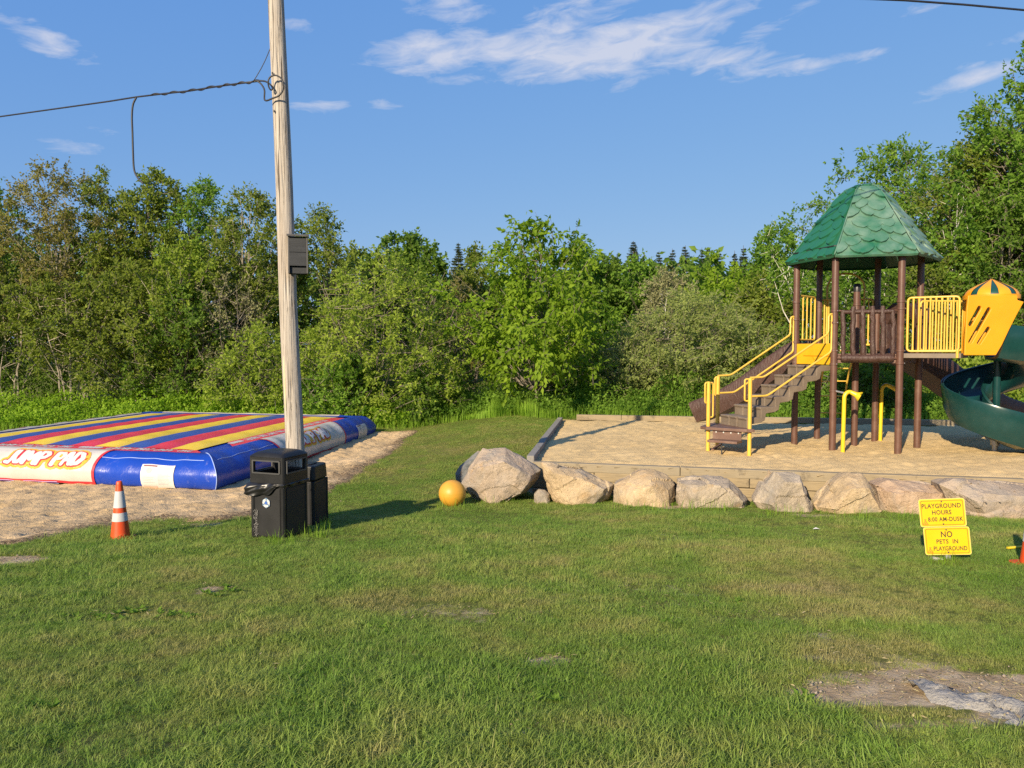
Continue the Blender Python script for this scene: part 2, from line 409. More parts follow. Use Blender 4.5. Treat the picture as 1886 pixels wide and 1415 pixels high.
def grass_mat():
    m, t, b = newmat('grass_blades')
    a = N(t, 'ShaderNodeAttribute', attribute_name='tint').outputs['Fac']
    oi = N(t, 'ShaderNodeObjectInfo').outputs['Random']
    pos = N(t, 'ShaderNodeNewGeometry').outputs['Position']
    n1 = noise_(t, pos, .55, 4, .6); n2 = noise_(t, pos, 2.6, 4, .6)
    f = M_(t, 'ADD', M_(t, 'MULTIPLY', n1, .55), M_(t, 'MULTIPLY', n2, .45))
    sp = N(t, 'ShaderNodeSeparateXYZ'); t.links.new(pos, sp.inputs[0])
    for (cx_, cy_, rx_, ry_, k_) in DRY:      # worn, drier stretches of the turf
        u = M_(t, 'MULTIPLY', M_(t, 'SUBTRACT', sp.outputs[0], cx_), 1 / rx_); v_ = M_(t, 'MULTIPLY', M_(t, 'SUBTRACT', sp.outputs[1], cy_), 1 / ry_)
        q = M_(t, 'SUBTRACT', 1.0, M_(t, 'ADD', M_(t, 'MULTIPLY', u, u), M_(t, 'MULTIPLY', v_, v_)), clamp=True); f = M_(t, 'ADD', f, M_(t, 'MULTIPLY', q, k_))
    g = ramp_(t, f, [(.37, (.150, .262, .036)), (.47, (.215, .318, .058)), (.55, (.300, .350, .082)), (.63, (.390, .355, .125)), (.74, (.38, .30, .15))])
    v = M_(t, 'ADD', M_(t, 'MULTIPLY', a, .8), M_(t, 'MULTIPLY', oi, .35))
    g = mixc(t, M_(t, 'MULTIPLY', M_(t, 'SUBTRACT', 1.0, v, clamp=True), .30), g, (.085, .165, .020))
    g = mixc(t, M_(t, 'MULTIPLY', M_(t, 'SUBTRACT', a, .88, clamp=True), 6, clamp=True), g, (.30, .26, .12))
    t.links.new(g, b.inputs['Base Color']); b.inputs['Roughness'].default_value = .5; b.inputs['Specular IOR Level'].default_value = .2
    tr = N(t, 'ShaderNodeBsdfTranslucent'); t.links.new(mixc(t, .5, g, (.28, .44, .035)), tr.inputs[0])
    mx = N(t, 'ShaderNodeMixShader'); mx.inputs[0].default_value = .36
    t.links.new(b.outputs[0], mx.inputs[1]); t.links.new(tr.outputs[0], mx.inputs[2]); t.links.new(mx.outputs[0], t.nodes['Material Output'].inputs[0]); return m
def vinyl(name, col, dirt=.35):
    m, t, b = newmat(name)
    pos = N(t, 'ShaderNodeNewGeometry').outputs['Position']
    n1 = noise_(t, pos, 1.5, 5); n2 = noise_(t, pos, 5, 8, .7, .8)
    c = ramp_(t, n1, [(.3, tuple(q * .88 for q in col)), (.7, tuple(min(1, q * 1.1) for q in col))])
    f = M_(t, 'MULTIPLY', M_(t, 'SUBTRACT', n2, .58, clamp=True), 5, clamp=True)
    c = mixc(t, M_(t, 'MULTIPLY', f, dirt), c, (.55, .5, .42))
    t.links.new(c, b.inputs['Base Color']); b.inputs['Roughness'].default_value = .34
    t.links.new(M_(t, 'ADD', M_(t, 'MULTIPLY', f, .3), .33), b.inputs['Roughness'])
    wm = N(t, 'ShaderNodeMapping'); wm.inputs['Scale'].default_value = (9, 9, 2.5); t.links.new(pos, wm.inputs[0])
    bump_(t, b, noise_(t, wm.outputs[0], 1.6, 4, .6, 1.5), .2, .03); return m

MT = {}
MT['lawn'] = lawn_mat()
MT['sand'] = sand_mat('pale_sand', (.45, .315, .165), (.57, .405, .22), (.66, .48, .28), 1.0)
MT['playsand'] = sand_mat('playground_sand', (.54, .385, .185), (.63, .455, .225), (.71, .52, .265), .35)
MT['bedrock'] = rock_mat('grey_bedrock', (.24, .225, .20), (.33, .31, .28), (.42, .39, .35), .6)
MT['grass'] = grass_mat()
MT['blue'] = vinyl('blue_vinyl', (.006, .045, .36), .25)
MT['stripe_blue'] = vinyl('stripe_blue_vinyl', (.045, .095, .36), .12)
MT['red'] = vinyl('red_vinyl', (.74, .045, .085), .10)
MT['yellowv'] = vinyl('yellow_vinyl', (.90, .62, .060), .10)
MT['white'] = vinyl('white_vinyl', (.50, .47, .43), .2)
MT['cream'] = vinyl('cream_strip_vinyl', (.52, .46, .37), .3)
MT['print_red'] = pm('red_print', (.50, .025, .04), .5, .05)
MT['print_yellow'] = pm('yellow_print', (.55, .33, .03), .5, .05)
MT['print_white'] = pm('white_print', (.54, .52, .50), .5, .03)
MT['print_grey'] = pm('grey_print', (.32, .34, .36), .6, .1)
MT['print_pink'] = pm('pink_print', (.70, .36, .30), .6, .1)
MT['print_dark'] = pm('dark_print', (.22, .07, .08), .6, .1)
MT['seam'] = pm('pale_seam_welt', (.30, .40, .70), .4, .1)
MT['brown'] = pm('brown_coated_steel', (.100, .048, .033), .42, .15, 5, .1, 40, .3, (.22, .15, .11), 6)
MT['brown_step'] = pm('brown_grey_plastic', (.155, .118, .085), .6, .18, 4, .35, 30, .3, (.26, .22, .17), 5)
MT['brown_plate'] = pm('brown_platform_coating', (.13, .07, .05), .55, .15, 5, .2, 60, .35, (.3, .23, .18), 5)
MT['brown_log'] = wood_plastic('brown_moulded_log_plastic', (.055, .026, .019))
MT['yellow'] = pm('yellow_painted_steel', (.62, .39, .055), .38, .08, 5, .05, 60, .25, (.55, .40, .16), 7)
MT['yellow_panel'] = pm('orange_yellow_plastic', (.66, .275, .005), .42, .06, 3)
MT['lemon'] = pm('lemon_yellow_tube', (.60, .44, .018), .35, .05, 4)
MT['green_slide'] = pm('dark_green_plastic', (.006, .038, .037), .24, .15, 3, .04, 20, .15, (.05, .1, .1), 4)
MT['green_dome'] = pm('dark_green_dome', (.010, .055, .045), .35, .1)
MT['galv'] = pm('galvanised_steel', (.42, .42, .42), .45, .15, 8, metal=.7)
MT['cap_roof_shade'] = pm('black_cap_roof_shade', (.02, .018, .018), .4, .1)
MT['black'] = pm('black_bin_plastic', (.011, .011, .012), .45, .2, 6, .15, 90, .0, spec=.35)
MT['black_panel'] = pm('charcoal_bin_panel', (.015, .015, .016), .55, .2, 5, .12, 90, spec=.3)
MT['frame_grey'] = pm('scuffed_grey_frame', (.045, .045, .046), .5, .2, 6)
MT['bag'] = pm('black_bag_film', (.012, .012, .013), .33, .2, 6, .04, 9)
MT['orange'] = pm('orange_cone_plastic', (.60, .065, .010), .45, .08, 5, .05, 60, .25, (.4, .12, .05), 6)
MT['reflective'] = pm('white_reflective_collar', (.48, .48, .48), .35, .06)
MT['rubber'] = pm('black_rubber', (.025, .025, .027), .7, .2)
MT['ball'] = pm('yellow_ball_plastic', (.56, .285, .030), .5, .10, 4, .08, 50, .45, (.42, .25, .07), 4)
MT['signy'] = pm('sign_yellow', (.60, .40, .002), .4, .04, 5)
MT['signedge'] = pm('sign_pale_edge', (.58, .46, .12), .5, .05)
MT['signink'] = pm('sign_dark_letter', (.05, .025, .008), .6, .1)
MT['signorange'] = pm('sign_orange_mark', (.75, .16, .01), .5, .05)
MT['cable'] = pm('black_cable', (.018, .018, .022), .5, .2)
MT['dark_board'] = pm('charcoal_board', (.034, .036, .040), .85, .25, 5, .5, 40, stretch=(1, 1, 8))
MT['grey_board'] = pm('grey_weathered_board', (.085, .082, .08), .9, .25, 5, .5, 40, stretch=(8, 8, 1))
MT['timber'] = timber_mat('tan_timber', (.30, .22, .115), (.25, .215, .155))
MT['timber_grey'] = timber_mat('grey_timber', (.25, .22, .185), (.23, .215, .20))
MT['bark'] = pm('grey_bark', (.17, .145, .115), .95, .3, 6, .6, 25)
MT['bark_dark'] = pm('dark_bark', (.075, .06, .045), .95, .3, 6, .6, 25)
MT['bark_pale'] = pm('pale_stem_bark', (.30, .26, .20), .95, .25, 5, .5, 25)
MT['birch'] = pm('white_birch_bark', (.55, .52, .47), .85, .2, 5, .4, 12, .7, (.08, .07, .06), 9)
MT['stone'] = rock_mat('pale_stone', (.45, .43, .40), (.55, .53, .5), (.62, .6, .56), .3)
PAL = dict(
    olive=leaf_mat('olive_leaves', (0.090, 0.129, 0.019), (0.307, 0.364, 0.058)),
    deep=leaf_mat('deep_green_leaves', (0.064, 0.123, 0.015), (0.212, 0.325, 0.048)),
    brown=leaf_mat('bronze_leaves', (0.133, 0.123, 0.032), (0.350, 0.319, 0.095)),
    green=leaf_mat('green_leaves', (0.076, 0.155, 0.017), (0.260, 0.409, 0.055)),
    bright=leaf_mat('bright_leaves', (0.087, 0.162, 0.011), (0.339, 0.470, 0.040)),
    lime=leaf_mat('lime_leaves', (0.138, 0.196, 0.021), (0.424, 0.526, 0.079)),
    willow=leaf_mat('willow_leaves', (0.164, 0.199, 0.050), (0.413, 0.470, 0.158)),
    conifer=leaf_mat('spruce_needles', (0.032, 0.054, 0.023), (0.101, 0.129, 0.058), .15),
    weed=leaf_mat('weed_leaves', (0.127, 0.224, 0.013), (0.371, 0.549, 0.053)),
    tallgrass=leaf_mat('tall_grass_blades', (0.127, 0.224, 0.017), (0.350, 0.526, 0.074)),
    straw=leaf_mat('straw_litter', (0.233, 0.179, 0.084), (0.550, 0.470, 0.252), .2),
    dry=leaf_mat('dry_twig_leaves', (0.148, 0.146, 0.063), (0.307, 0.308, 0.147), .2))

# ================================================================== SETTING
FV = Vector((-.976, .218, 0)); RV = Vector((.135, .991, 0)); PA = Vector((-4.97, 12.7, 0)); PADW, PADL, PADZ, PADH = 7.35, 8.55, -.205, .66
def G2(px, py): p = ground(px, py); return (p.x, p.y)
bk = PA + RV * PADL
sand_poly = [G2(-420, 1040), G2(-60, 1012), G2(60, 1000), G2(130, 984), G2(220, 966), G2(300, 958), G2(380, 966), G2(450, 955), G2(530, 938), G2(608, 905), G2(645, 884), G2(705, 842), G2(772, 796),
             (bk.x + .9, bk.y + .15), (bk.x - .3, bk.y + .5), tuple((bk + FV * (PADW + 1.2) + RV * .6)[:2]), tuple((PA + FV * (PADW + 2.6) + RV * 4)[:2]), tuple((PA + FV * (PADW + 4))[:2]), (-15, 11)]
F0 = Vector((.36, 12.78, 0)); FD = Vector((.969, -.245, 0)).normalized(); B0 = Vector((1.42, 20.75, 0)); BD = Vector((.985, -.172, 0)).normalized()
F1 = F0 + FD * 13.0; B1 = B0 + BD * 13.6
play_poly = [tuple(F0[:2]), tuple(F1[:2]), tuple(B1[:2]), tuple(B0[:2])]
SANDZ = .30
rock_poly = [G2(1590, 1268), G2(1690, 1252), G2(1790, 1278), G2(1900, 1296), G2(2050, 1310), G2(2080, 1355), G2(1900, 1342), G2(1800, 1326), G2(1690, 1310), G2(1590, 1294)]
bare_spots = [(1560, 1278, .40, .16, 1.0), (1700, 1250, .55, .12, .9), (1860, 1266, .5, .16, 1.0), (1960, 1300, .5, .3, .9), (1018, 1218, .13, .07, 1.3), (960, 1345, .2, .06, .4), (830, 1132, .6, .30, .42), (395, 1085, .16, .10, .75),
              (230, 1132, .3, .12, .35), (-10, 1035, .42, .30, 1.3), (1390, 1140, .4, .2, .35), (1560, 1180, .35, .2, .38), (1230, 990, .6, .5, .35), (1180, 1090, .8, .5, .35), (1720, 1340, .45, .10, .5),
              (640, 1220, .6, .3, .3), (1600, 1215, .5, .15, .42), (380, 966, .3, .2, .5), (1000, 905, .25, .3, .9), (1250, 935, .3, .2, .7), (1500, 950, .4, .2, .6)]
SP = [(*G2(px, py), rx, ry, s) for px, py, rx, ry, s in bare_spots]
def bare(x, y):
    w1 = .25 * fnoise(x, y, 2.5, 0); w2 = .25 * fnoise(x, y, 2.5, 1)
    b = np.zeros(np.shape(x))
    for sx, sy, rx, ry, s in SP:
        q = ((x - sx) / rx + w1) ** 2 + ((y - sy) / ry + w2) ** 2
        b = np.maximum(b, s * np.clip(1.25 - .62 * q, 0, 1))
    return b
def prints(X, Y, Z, poly, n, depth, seed, ok):
    rs = np.random.default_rng(seed); xa, xb, ya, yb = X.min(), X.max(), Y.min(), Y.max()
    for _ in range(n):
        px_, py_, a = rs.uniform(xa, xb), rs.uniform(ya, yb), rs.uniform(0, 6.28)
        if not ok(px_, py_): continue
        i0, i1 = np.searchsorted(X[0], (px_ - .35, px_ + .35)); j0, j1 = np.searchsorted(Y[:, 0], (py_ - .35, py_ + .35))
        dx, dy = X[j0:j1, i0:i1] - px_, Y[j0:j1, i0:i1] - py_; u = (dx * math.cos(a) + dy * math.sin(a)) / .15; v = (-dx * math.sin(a) + dy * math.cos(a)) / .075; q = u * u + v * v
        Z[j0:j1, i0:i1] += depth * rs.uniform(.5, 1.2) * (-np.exp(-q * 1.2) + .55 * np.exp(-(np.sqrt(q) - 1.5) ** 2 / .25))
def make_ground():
    xs = np.concatenate([-np.geomspace(600, 16, 16), np.arange(-15.8, 16, .2), np.geomspace(16.2, 600, 16)])
    ys = np.concatenate([np.linspace(-40, -3.5, 12), np.arange(-3, 26, .15), np.geomspace(26.2, 900, 30)])
    X, Y = np.meshgrid(xs, ys)
    grid_mesh('lawn', X, Y, zg(X, Y), MT['lawn'], attr={'bare': bare(X, Y)})
    # sand apron round the inflatable
    xs = np.arange(-18.5, -1.2, .065); ys = np.arange(6.6, 23.5, .065); X, Y = np.meshgrid(xs, ys)
    d = sdist(X, Y, sand_poly) + .14 * fnoise(X, Y, 2.3, 2) + .06 * fnoise(X, Y, 7, 3)
    Z = zg(X, Y) + np.clip(d * .25, -.08, .03) + (d > 0) * np.clip(d, 0, .5) * (.035 * fnoise(X, Y, 3.2, 4) + .034 * fnoise(X, Y, 8, 5) + .016 * fnoise(X, Y, 15, 1))
    padp = [tuple((PA + FV * a + RV * b)[:2]) for a, b in ((-.1, -.1), (PADW + .1, -.1), (PADW + .1, PADL + .1), (-.1, PADL + .1))]
    prints(X, Y, Z, sand_poly, 1500, .030, 5, lambda a, b: sdist(np.array([a]), np.array([b]), sand_poly)[0] > .3 and not inpoly(np.array([a]), np.array([b]), padp)[0])
    lit = sst(.9, .0, d) * .9 + sst(-6.5, -9.0, X) * sst(11.8, 9.5, Y) * 1.2
    grid_mesh('sand', X, Y, Z, MT['sand'], keep=d > -.3, attr={'litter': lit})
    # playground sand, raised behind its timbers
    xs = np.arange(0.2, 15, .07); ys = np.arange(9.2, 21, .07); X, Y = np.meshgrid(xs, ys)
    d = sdist(X, Y, play_poly)
    Z = SANDZ + .011 * fnoise(X, Y, 1.6, 1) + .012 * fnoise(X, Y, 5, 3) + .007 * fnoise(X, Y, 12, 4) - .03 * sst(.25, 0, d)
    prints(X, Y, Z, play_poly, 700, .016, 6, lambda a, b: sdist(np.array([a]), np.array([b]), play_poly)[0] > .3)
    grid_mesh('playground_sand', X, Y, Z, MT['playsand'], keep=d > -.02, attr={'litter': sst(.35, 0, d) * .6})
    # bedrock breaking through the turf
    xs = np.arange(2.0, 5.0, .02); ys = np.arange(2.6, 4.4, .02); X, Y = np.meshgrid(xs, ys)
    d = sdist(X, Y, rock_poly) + .07 * fnoise(X, Y, 5, 2) + .03 * fnoise(X, Y, 16, 0)
    cr = np.abs(fnoise(X + .3 * Y, Y * 1.8, 3.0, 4)); cr2 = np.abs(fnoise(X, Y * 2.2, 5.0, 5))
    Z = zg(X, Y) + np.clip(d * .45, -.05, .055) + (d > 0) * (.016 * fnoise(X, Y * 2, 5, 3) + .012 * np.floor(2 * fnoise(X + Y * .6, Y * 2.5, 2.2, 1)) - .03 * (cr < .08) - .018 * (cr2 < .07))
    grid_mesh('bedrock', X, Y, Z, MT['bedrock'], keep=d > -.1)
make_ground()

# ================================================================== TREES AND SHRUBS
def nrm(a): return a / (np.linalg.norm(a, axis=-1, keepdims=True) + 1e-9)
def leaf_arrays(pos, axis, up, L, W, fold=.25):
    axis = nrm(axis); side = nrm(np.cross(axis, up)); n = np.cross(side, axis)
    L = L[:, None]; W = W[:, None]
    v = np.stack([pos, pos + axis * L * .42 + side * W * .5 + n * W * fold, pos + axis * L, pos + axis * L * .42 - side * W * .5 + n * W * fold], 1).reshape(-1, 3)
    b = np.arange(len(pos))[:, None] * 4
    T = np.stack([b + 0, b + 1, b + 2, b + 0, b + 2, b + 3], 2).reshape(-1, 3)
    return v, T
def crown_points(rs, h0, h1, prof, nclus, sprigs, per, sprig_len, lob=.25, shell=.6, lean=(0, 0)):
    """Sprays of leaves: cluster centres in an uneven crown volume, twigs from each, leaves along the twigs."""
    t = rs.uniform(0, 1, nclus * 6); w = np.interp(t, *zip(*prof)); keep = rs.uniform(0, w.max(), len(t)) < w
    t = t[keep][:nclus]; n = len(t); rad = np.interp(t, *zip(*prof))
    a = rs.uniform(0, 2 * PI, n); ph = rs.uniform(0, 6.28, 6)
    lobe = 1 + lob * (np.sin(2 * a + ph[0] + 4 * t) * .5 + np.sin(3 * a + ph[1] - 7 * t) * .5 + np.sin(5 * a + ph[2] + 11 * t) * .4)
    r = rad * lobe * (shell + (1 - shell) * rs.uniform(0, 1, n)) * np.where(rs.uniform(0, 1, n) < .22, rs.uniform(.2, .8, n), 1)
    C = np.stack([np.cos(a) * r + lean[0] * t, np.sin(a) * r + lean[1] * t, h0 + (h1 - h0) * t], 1)
    out = nrm(np.stack([np.cos(a), np.sin(a), (t - .35) * 1.6], 1))
    m = n * sprigs; Cr = np.repeat(C, sprigs, 0)
    d = nrm(np.repeat(out, sprigs, 0) * .7 + rs.normal(0, .75, (m, 3)) + np.array([0, 0, .25]))
    ln = sprig_len * rs.uniform(.5, 1.3, m)
    tc = np.repeat(rs.uniform(0, 1, n), sprigs)
    P = np.repeat(Cr, per, 0) + np.repeat(d * ln[:, None], per, 0) * rs.uniform(.1, 1, (m * per, 1)) + rs.normal(0, sprig_len * .09, (m * per, 3))
    D = np.repeat(d, per, 0); tint = np.repeat(tc, per) * .5 + rs.uniform(0, .5, m * per)
    return C, Cr, d * ln[:, None], P, D, tint
def limbs(rs, base_pts, C, frac, r0, height, stems=1, spread=.3, bend=.25, h0=1, twig=.018, splay=0.0):
    b = MB(); tops = []
    for s in range(stems):
        a = rs.uniform(0, 6.28); o = Vector((math.cos(a), math.sin(a), 0)) * (spread * rs.uniform(.3, 1) if stems > 1 else 0)
        top = Vector((o.x * 2.2 + math.cos(a) * splay * rs.uniform(.4, 1.2) + rs.normal(0, bend), o.y * 2.2 + math.sin(a) * splay * rs.uniform(.4, 1.2) + rs.normal(0, bend), height * rs.uniform(.82, 1)))
        mid = o.lerp(top, .45) + Vector((rs.normal(0, bend * .6), rs.normal(0, bend * .6), 0))
        pts = []
        for k in range(9):
            t = k / 8; p = o * (1 - t) ** 2 + mid * 2 * t * (1 - t) + top * t * t
            pts.append(p + Vector((rs.normal(0, .03), rs.normal(0, .03), 0)) * (1 if k else 0) + Vector((0, 0, -.15 if k == 0 else 0)))
        rr = r0 * rs.uniform(.7, 1.1) / (1 if stems == 1 else 1.25)
        b.tube(pts, [rr * (1.25 if k == 0 else 1) * (1 - .86 * k / 8) for k in range(9)], 7 if r0 > .06 else 5); tops.append((pts, rr))
    sel = rs.permutation(len(C))[:int(len(C) * frac)]
    for i in sel:
        c = Vector(C[i]); pts, rr = tops[rs.integers(len(tops))]
        cand = [k for k in range(1, 9) if pts[k].z < c.z - .1] or [1]
        k = cand[max(0, len(cand) - 1 - int(rs.integers(0, 3)))]
        p0 = pts[k]; mid = p0.lerp(c, .5) + Vector((0, 0, -.08 * (c - p0).length)) + Vector(rs.normal(0, .05, 3))
        rb = max(twig * .8, min(rr * (1 - .86 * k / 8) * .6, .028 + .02 * (c - p0).length))
        b.tube([p0, p0.lerp(mid, .6), mid, mid.lerp(c, .6), c], [rb, rb * .8, rb * .6, rb * .42, twig * .35], 4, cap=False)
    return b
DOME = [(0, .75), (.15, 1), (.4, .98), (.65, .8), (.85, .5), (1, .12)]
OVAL = [(0, .35), (.15, .75), (.4, 1), (.65, .9), (.85, .55), (1, .1)]
TALL = [(0, .7), (.25, .95), (.5, 1), (.75, .75), (.9, .45), (1, .08)]
ROUND = [(0, .45), (.2, .9), (.45, 1), (.7, .92), (.88, .62), (1, .2)]
def tree(name, label, cat, loc, H, W, pal, h0=.1, prof=TALL, nclus=170, sprigs=6, per=9, leaf=(.12, .07), sprig=.42, stems=1, r0=.09, bark='bark', lob=.25,
         shell=.55, frac=.4, group=None, seed=0, lean=(0, 0), droop=.25, extra=None, splay=0, spread=.3, twigs=.5):
    rs = np.random.default_rng(1000 + seed)
    T = thing(name, label, cat, loc, group)
    prof = [(t, r * W / 2) for t, r in prof]
    C, TB, TD, P, D, tint = crown_points(rs, h0 * H, H - sprig * .6, prof, nclus, sprigs, per, sprig, lob, shell, lean)
    n = len(P)
    ax = D * .7 + rs.normal(0, .6, (n, 3)) + np.array([0, 0, -droop])
    up = rs.normal(0, .6, (n, 3)) + np.array([0, -.15, .45]) + nrm(P * np.array([1, 1, 0])) * .55
    L = leaf[0] * rs.uniform(.6, 1.3, n); Wd = leaf[1] * rs.uniform(.7, 1.25, n)
    V, F3 = leaf_arrays(P, ax, up, L, Wd)
    b = limbs(rs, None, C, frac, r0, H * .9, stems, spread=spread, h0=h0 * H, splay=splay)
    k = rs.permutation(len(TB))[:int(len(TB) * twigs)]
    for i in k:
        p = Vector(TB[i]); q = p + Vector(TD[i]); b.tube([p, q], [.008, .003], 3, cap=False)
    b.build('trunk', MT[bark], T, (0, 0, 0), smooth=60, normals=False)
    b0 = tri_mesh('crown', V, F3, PAL[pal], {'tint': np.repeat(tint, 4)}, T)
    return T
def spruce(name, label, loc, H, W, group=None, seed=0, pal='conifer'):
    rs = np.random.default_rng(3000 + seed); T = thing(name, label, 'tree', loc, group)
    b = MB(); b.tube([(0, 0, -.1), (0, 0, H * .5), (0, 0, H)], [.12, .07, .01], 6)
    Ps, As, Ls = [], [], []
    z = H * .12
    while z < H - .1:
        t = z / H; rad = W / 2 * (1 - t) ** .85 * rs.uniform(.8, 1.1) + .05
        for k in range(int(rs.integers(6, 9))):
            if rs.uniform() < .08: continue
            a = rs.uniform(0, 6.28); rl = rad * rs.uniform(.65, 1.15); d = np.array([math.cos(a), math.sin(a), -.18 + .3 * t])
            b.tube([(0, 0, z), tuple(d * rl + np.array([0, 0, z]))], [.018, .004], 3, cap=False)
            m = int(22 + 60 * rl); s = rs.uniform(.08, 1, m) ** .8
            p = d * rl * s[:, None] + np.array([0, 0, z]) + rs.normal(0, .03, (m, 3)); Ps.append(p)
            sd = np.stack([-np.sin(np.full(m, a)), np.cos(np.full(m, a)), np.zeros(m)], 1) * rs.choice([-1, 1], m)[:, None]
            As.append(sd * .8 + d * .7 + rs.normal(0, .25, (m, 3)) + np.array([0, 0, -.25])); Ls.append(np.clip(.14 + .30 * rl * (1 - s), .14, .5) * (1.05 - .68 * (z / H) ** 3))
        z += H * .021 * rs.uniform(.8, 1.2)
    P = np.concatenate(Ps); A = np.concatenate(As); L = np.concatenate(Ls); n = len(P)
    V, F3 = leaf_arrays(P, A, rs.normal(0, .5, (n, 3)) + np.array([0, -.4, .8]), L, L * .55, .1)
    b.build('trunk', MT['bark_dark'], T, (0, 0, 0), normals=False)
    tri_mesh('crown', V, F3, PAL[pal], {'tint': np.repeat(rs.uniform(0, 1, n), 4)}, T); return T
def copy_tree(o, loc, rz, s, label, group=None):
    c = o.copy(); COL.objects.link(c); c.location = loc; c.rotation_euler = (0, 0, rz); c.scale = s
    c['label'] = label
    if group: c['group'] = group
    elif 'group' in c: del c['group']
    for ch in o.children:
        d = ch.copy(); COL.objects.link(d); d.parent = c
    return c
def foot(px, Y): p = at(px, 700, Y); return Vector((p.x, Y, gz(p.x, Y)))
def top_h(py, Y, loc): return CAMZ + ray(CX, py).z / ray(CX, py).y * Y - loc.z
def plant(name, label, cat, px, Y, top, wpx, pal, **k):
    loc = foot(px, Y); H = top_h(top, Y, loc); W = wpx / F * Y
    return tree(name, label, cat, loc, H, W, pal, **k)

GT = 'trees of the thicket beyond the inflatable'
# tall back row of the thicket
plant('thicket_tree', 'tall dark green thicket tree cut by the picture edge above the sandy strip', 'tree', -20, 27.5, 305, 190, 'deep', seed=1, stems=3, h0=.2, nclus=330, group=GT, leaf=(.13, .075))
plant('thicket_tree', 'tall thicket tree with bronze young leaves and a ragged double top', 'tree', 105, 27, 288, 230, 'brown', seed=2, stems=4, h0=.3, nclus=330, lob=.38, group=GT, leaf=(.10, .06), bark='bark_pale')
plant('thicket_tree', 'olive thicket tree with thin gaps just beside the bronze-leaved tree', 'tree', 205, 28, 310, 185, 'olive', seed=3, stems=3, h0=.25, nclus=290, lob=.3, group=GT)
plant('thicket_tree', 'fresh green leafy tree behind the hanging end of the black cable', 'tree', 290, 28, 306, 170, 'olive', seed=4, stems=2, h0=.25, nclus=300, lob=.28, group=GT, leaf=(.14, .08))
plant('thicket_tree', 'round-topped green tree between the hanging cable and the wooden pole', 'tree', 380, 28.5, 326, 170, 'green', seed=5, stems=2, h0=.25, nclus=310, group=GT)
plant('thicket_tree', 'broad green thicket tree just before the pole with bare limbs showing below', 'tree', 465, 27.5, 342, 165, 'olive', seed=6, stems=3, h0=.35, nclus=290, lob=.3, group=GT, bark='bark_pale')
plant('thicket_tree', 'slender sparse tree with brownish pointed top directly right of the bat box', 'tree', 590, 29, 368, 130, 'olive', seed=7, stems=2, h0=.3, nclus=190, lob=.45, group=GT, leaf=(.12, .07))
plant('thicket_tree', 'yellowish olive tree in the thicket middle under the round-topped tree', 'tree', 345, 25.8, 440, 150, 'lime', seed=8, stems=3, h0=.25, nclus=200, lob=.35, group=GT)
# understory
GS = 'understory shrubs of the thicket'
plant('thicket_shrub', 'dark olive understory shrub with bare pale stems at the far left of the weeds', 'shrub', 15, 25.2, 470, 210, 'olive', seed=11, stems=7, h0=.42, nclus=110, splay=.9, r0=.05, bark='bark_pale', group=GS, frac=.5, prof=DOME)
plant('thicket_shrub', 'leafy olive shrub with many upright pale stems below the bronze-leaved tree', 'shrub', 130, 24.8, 500, 190, 'olive', seed=12, stems=8, h0=.38, nclus=120, splay=1.0, r0=.05, bark='bark_pale', group=GS, frac=.5, prof=DOME)
plant('thicket_shrub', 'dense green shrub with fallen grey branches at its foot', 'shrub', 245, 25, 470, 200, 'olive', seed=13, stems=6, h0=.15, nclus=170, splay=1.2, r0=.05, bark='bark_pale', group=GS, prof=DOME)
plant('thicket_shrub', 'shadowy deep green shrub behind the middle of the inflatable', 'shrub', 345, 25.2, 510, 190, 'deep', seed=14, stems=5, h0=.1, nclus=170, splay=1.0, r0=.05, group=GS, prof=DOME)
plant('thicket_shrub', 'greyish twiggy shrub with few leaves just before the pole', 'shrub', 430, 25.5, 495, 150, 'dry', seed=15, stems=8, h0=.2, nclus=120, sprigs=5, per=6, splay=1.0, r0=.035, bark='bark', group=GS, frac=.8, leaf=(.09, .05), prof=DOME)
plant('thicket_shrub', 'light yellow-green shrub spreading low in front of the pole line', 'shrub', 485, 23.9, 590, 170, 'lime', seed=16, stems=6, h0=.05, nclus=130, splay=.8, r0=.035, group=GS, leaf=(.11, .06), prof=DOME)
plant('thicket_shrub', 'dark leafy shrub low behind the left end of the weeds', 'shrub', -110, 25, 430, 220, 'deep', seed=17, stems=6, h0=.1, nclus=170, splay=.9, r0=.05, group=GS, prof=DOME)
# middle
plant('willow_shrub', 'large rounded olive-green shrub right of the pole behind the inflatable', 'shrub', 705, 24.3, 462, 330, 'lime', seed=21, stems=9, h0=.05, nclus=360, sprigs=6, per=9, splay=1.9, r0=.06, bark='bark', leaf=(.115, .058), sprig=.45, prof=[(0, .82), (.2, 1), (.45, .96), (.7, .78), (.88, .5), (1, .15)], frac=.45)
plant('bush', 'dark glossy low bush at the corner of the inflatable', 'shrub', 640, 23.2, 650, 150, 'green', seed=22, stems=5, h0=.02, nclus=110, splay=.7, r0=.03, leaf=(.13, .085), prof=DOME)
plant('bush', 'low leafy bush in shade beside the tall grass clump', 'shrub', 790, 23.4, 672, 160, 'deep', seed=23, stems=5, h0=.02, nclus=110, splay=.7, r0=.03, prof=DOME)
plant('maple_tree', 'round dark green tree rising behind the large rounded shrub', 'tree', 738, 33, 418, 125, 'deep', seed=24, h0=.3, nclus=190, prof=ROUND, leaf=(.17, .12), lob=.2)
plant('maple_tree', 'small dark green tree leaning against the round dark tree', 'tree', 795, 32, 452, 70, 'deep', seed=25, h0=.3, nclus=100, prof=ROUND, leaf=(.16, .11), lob=.25)
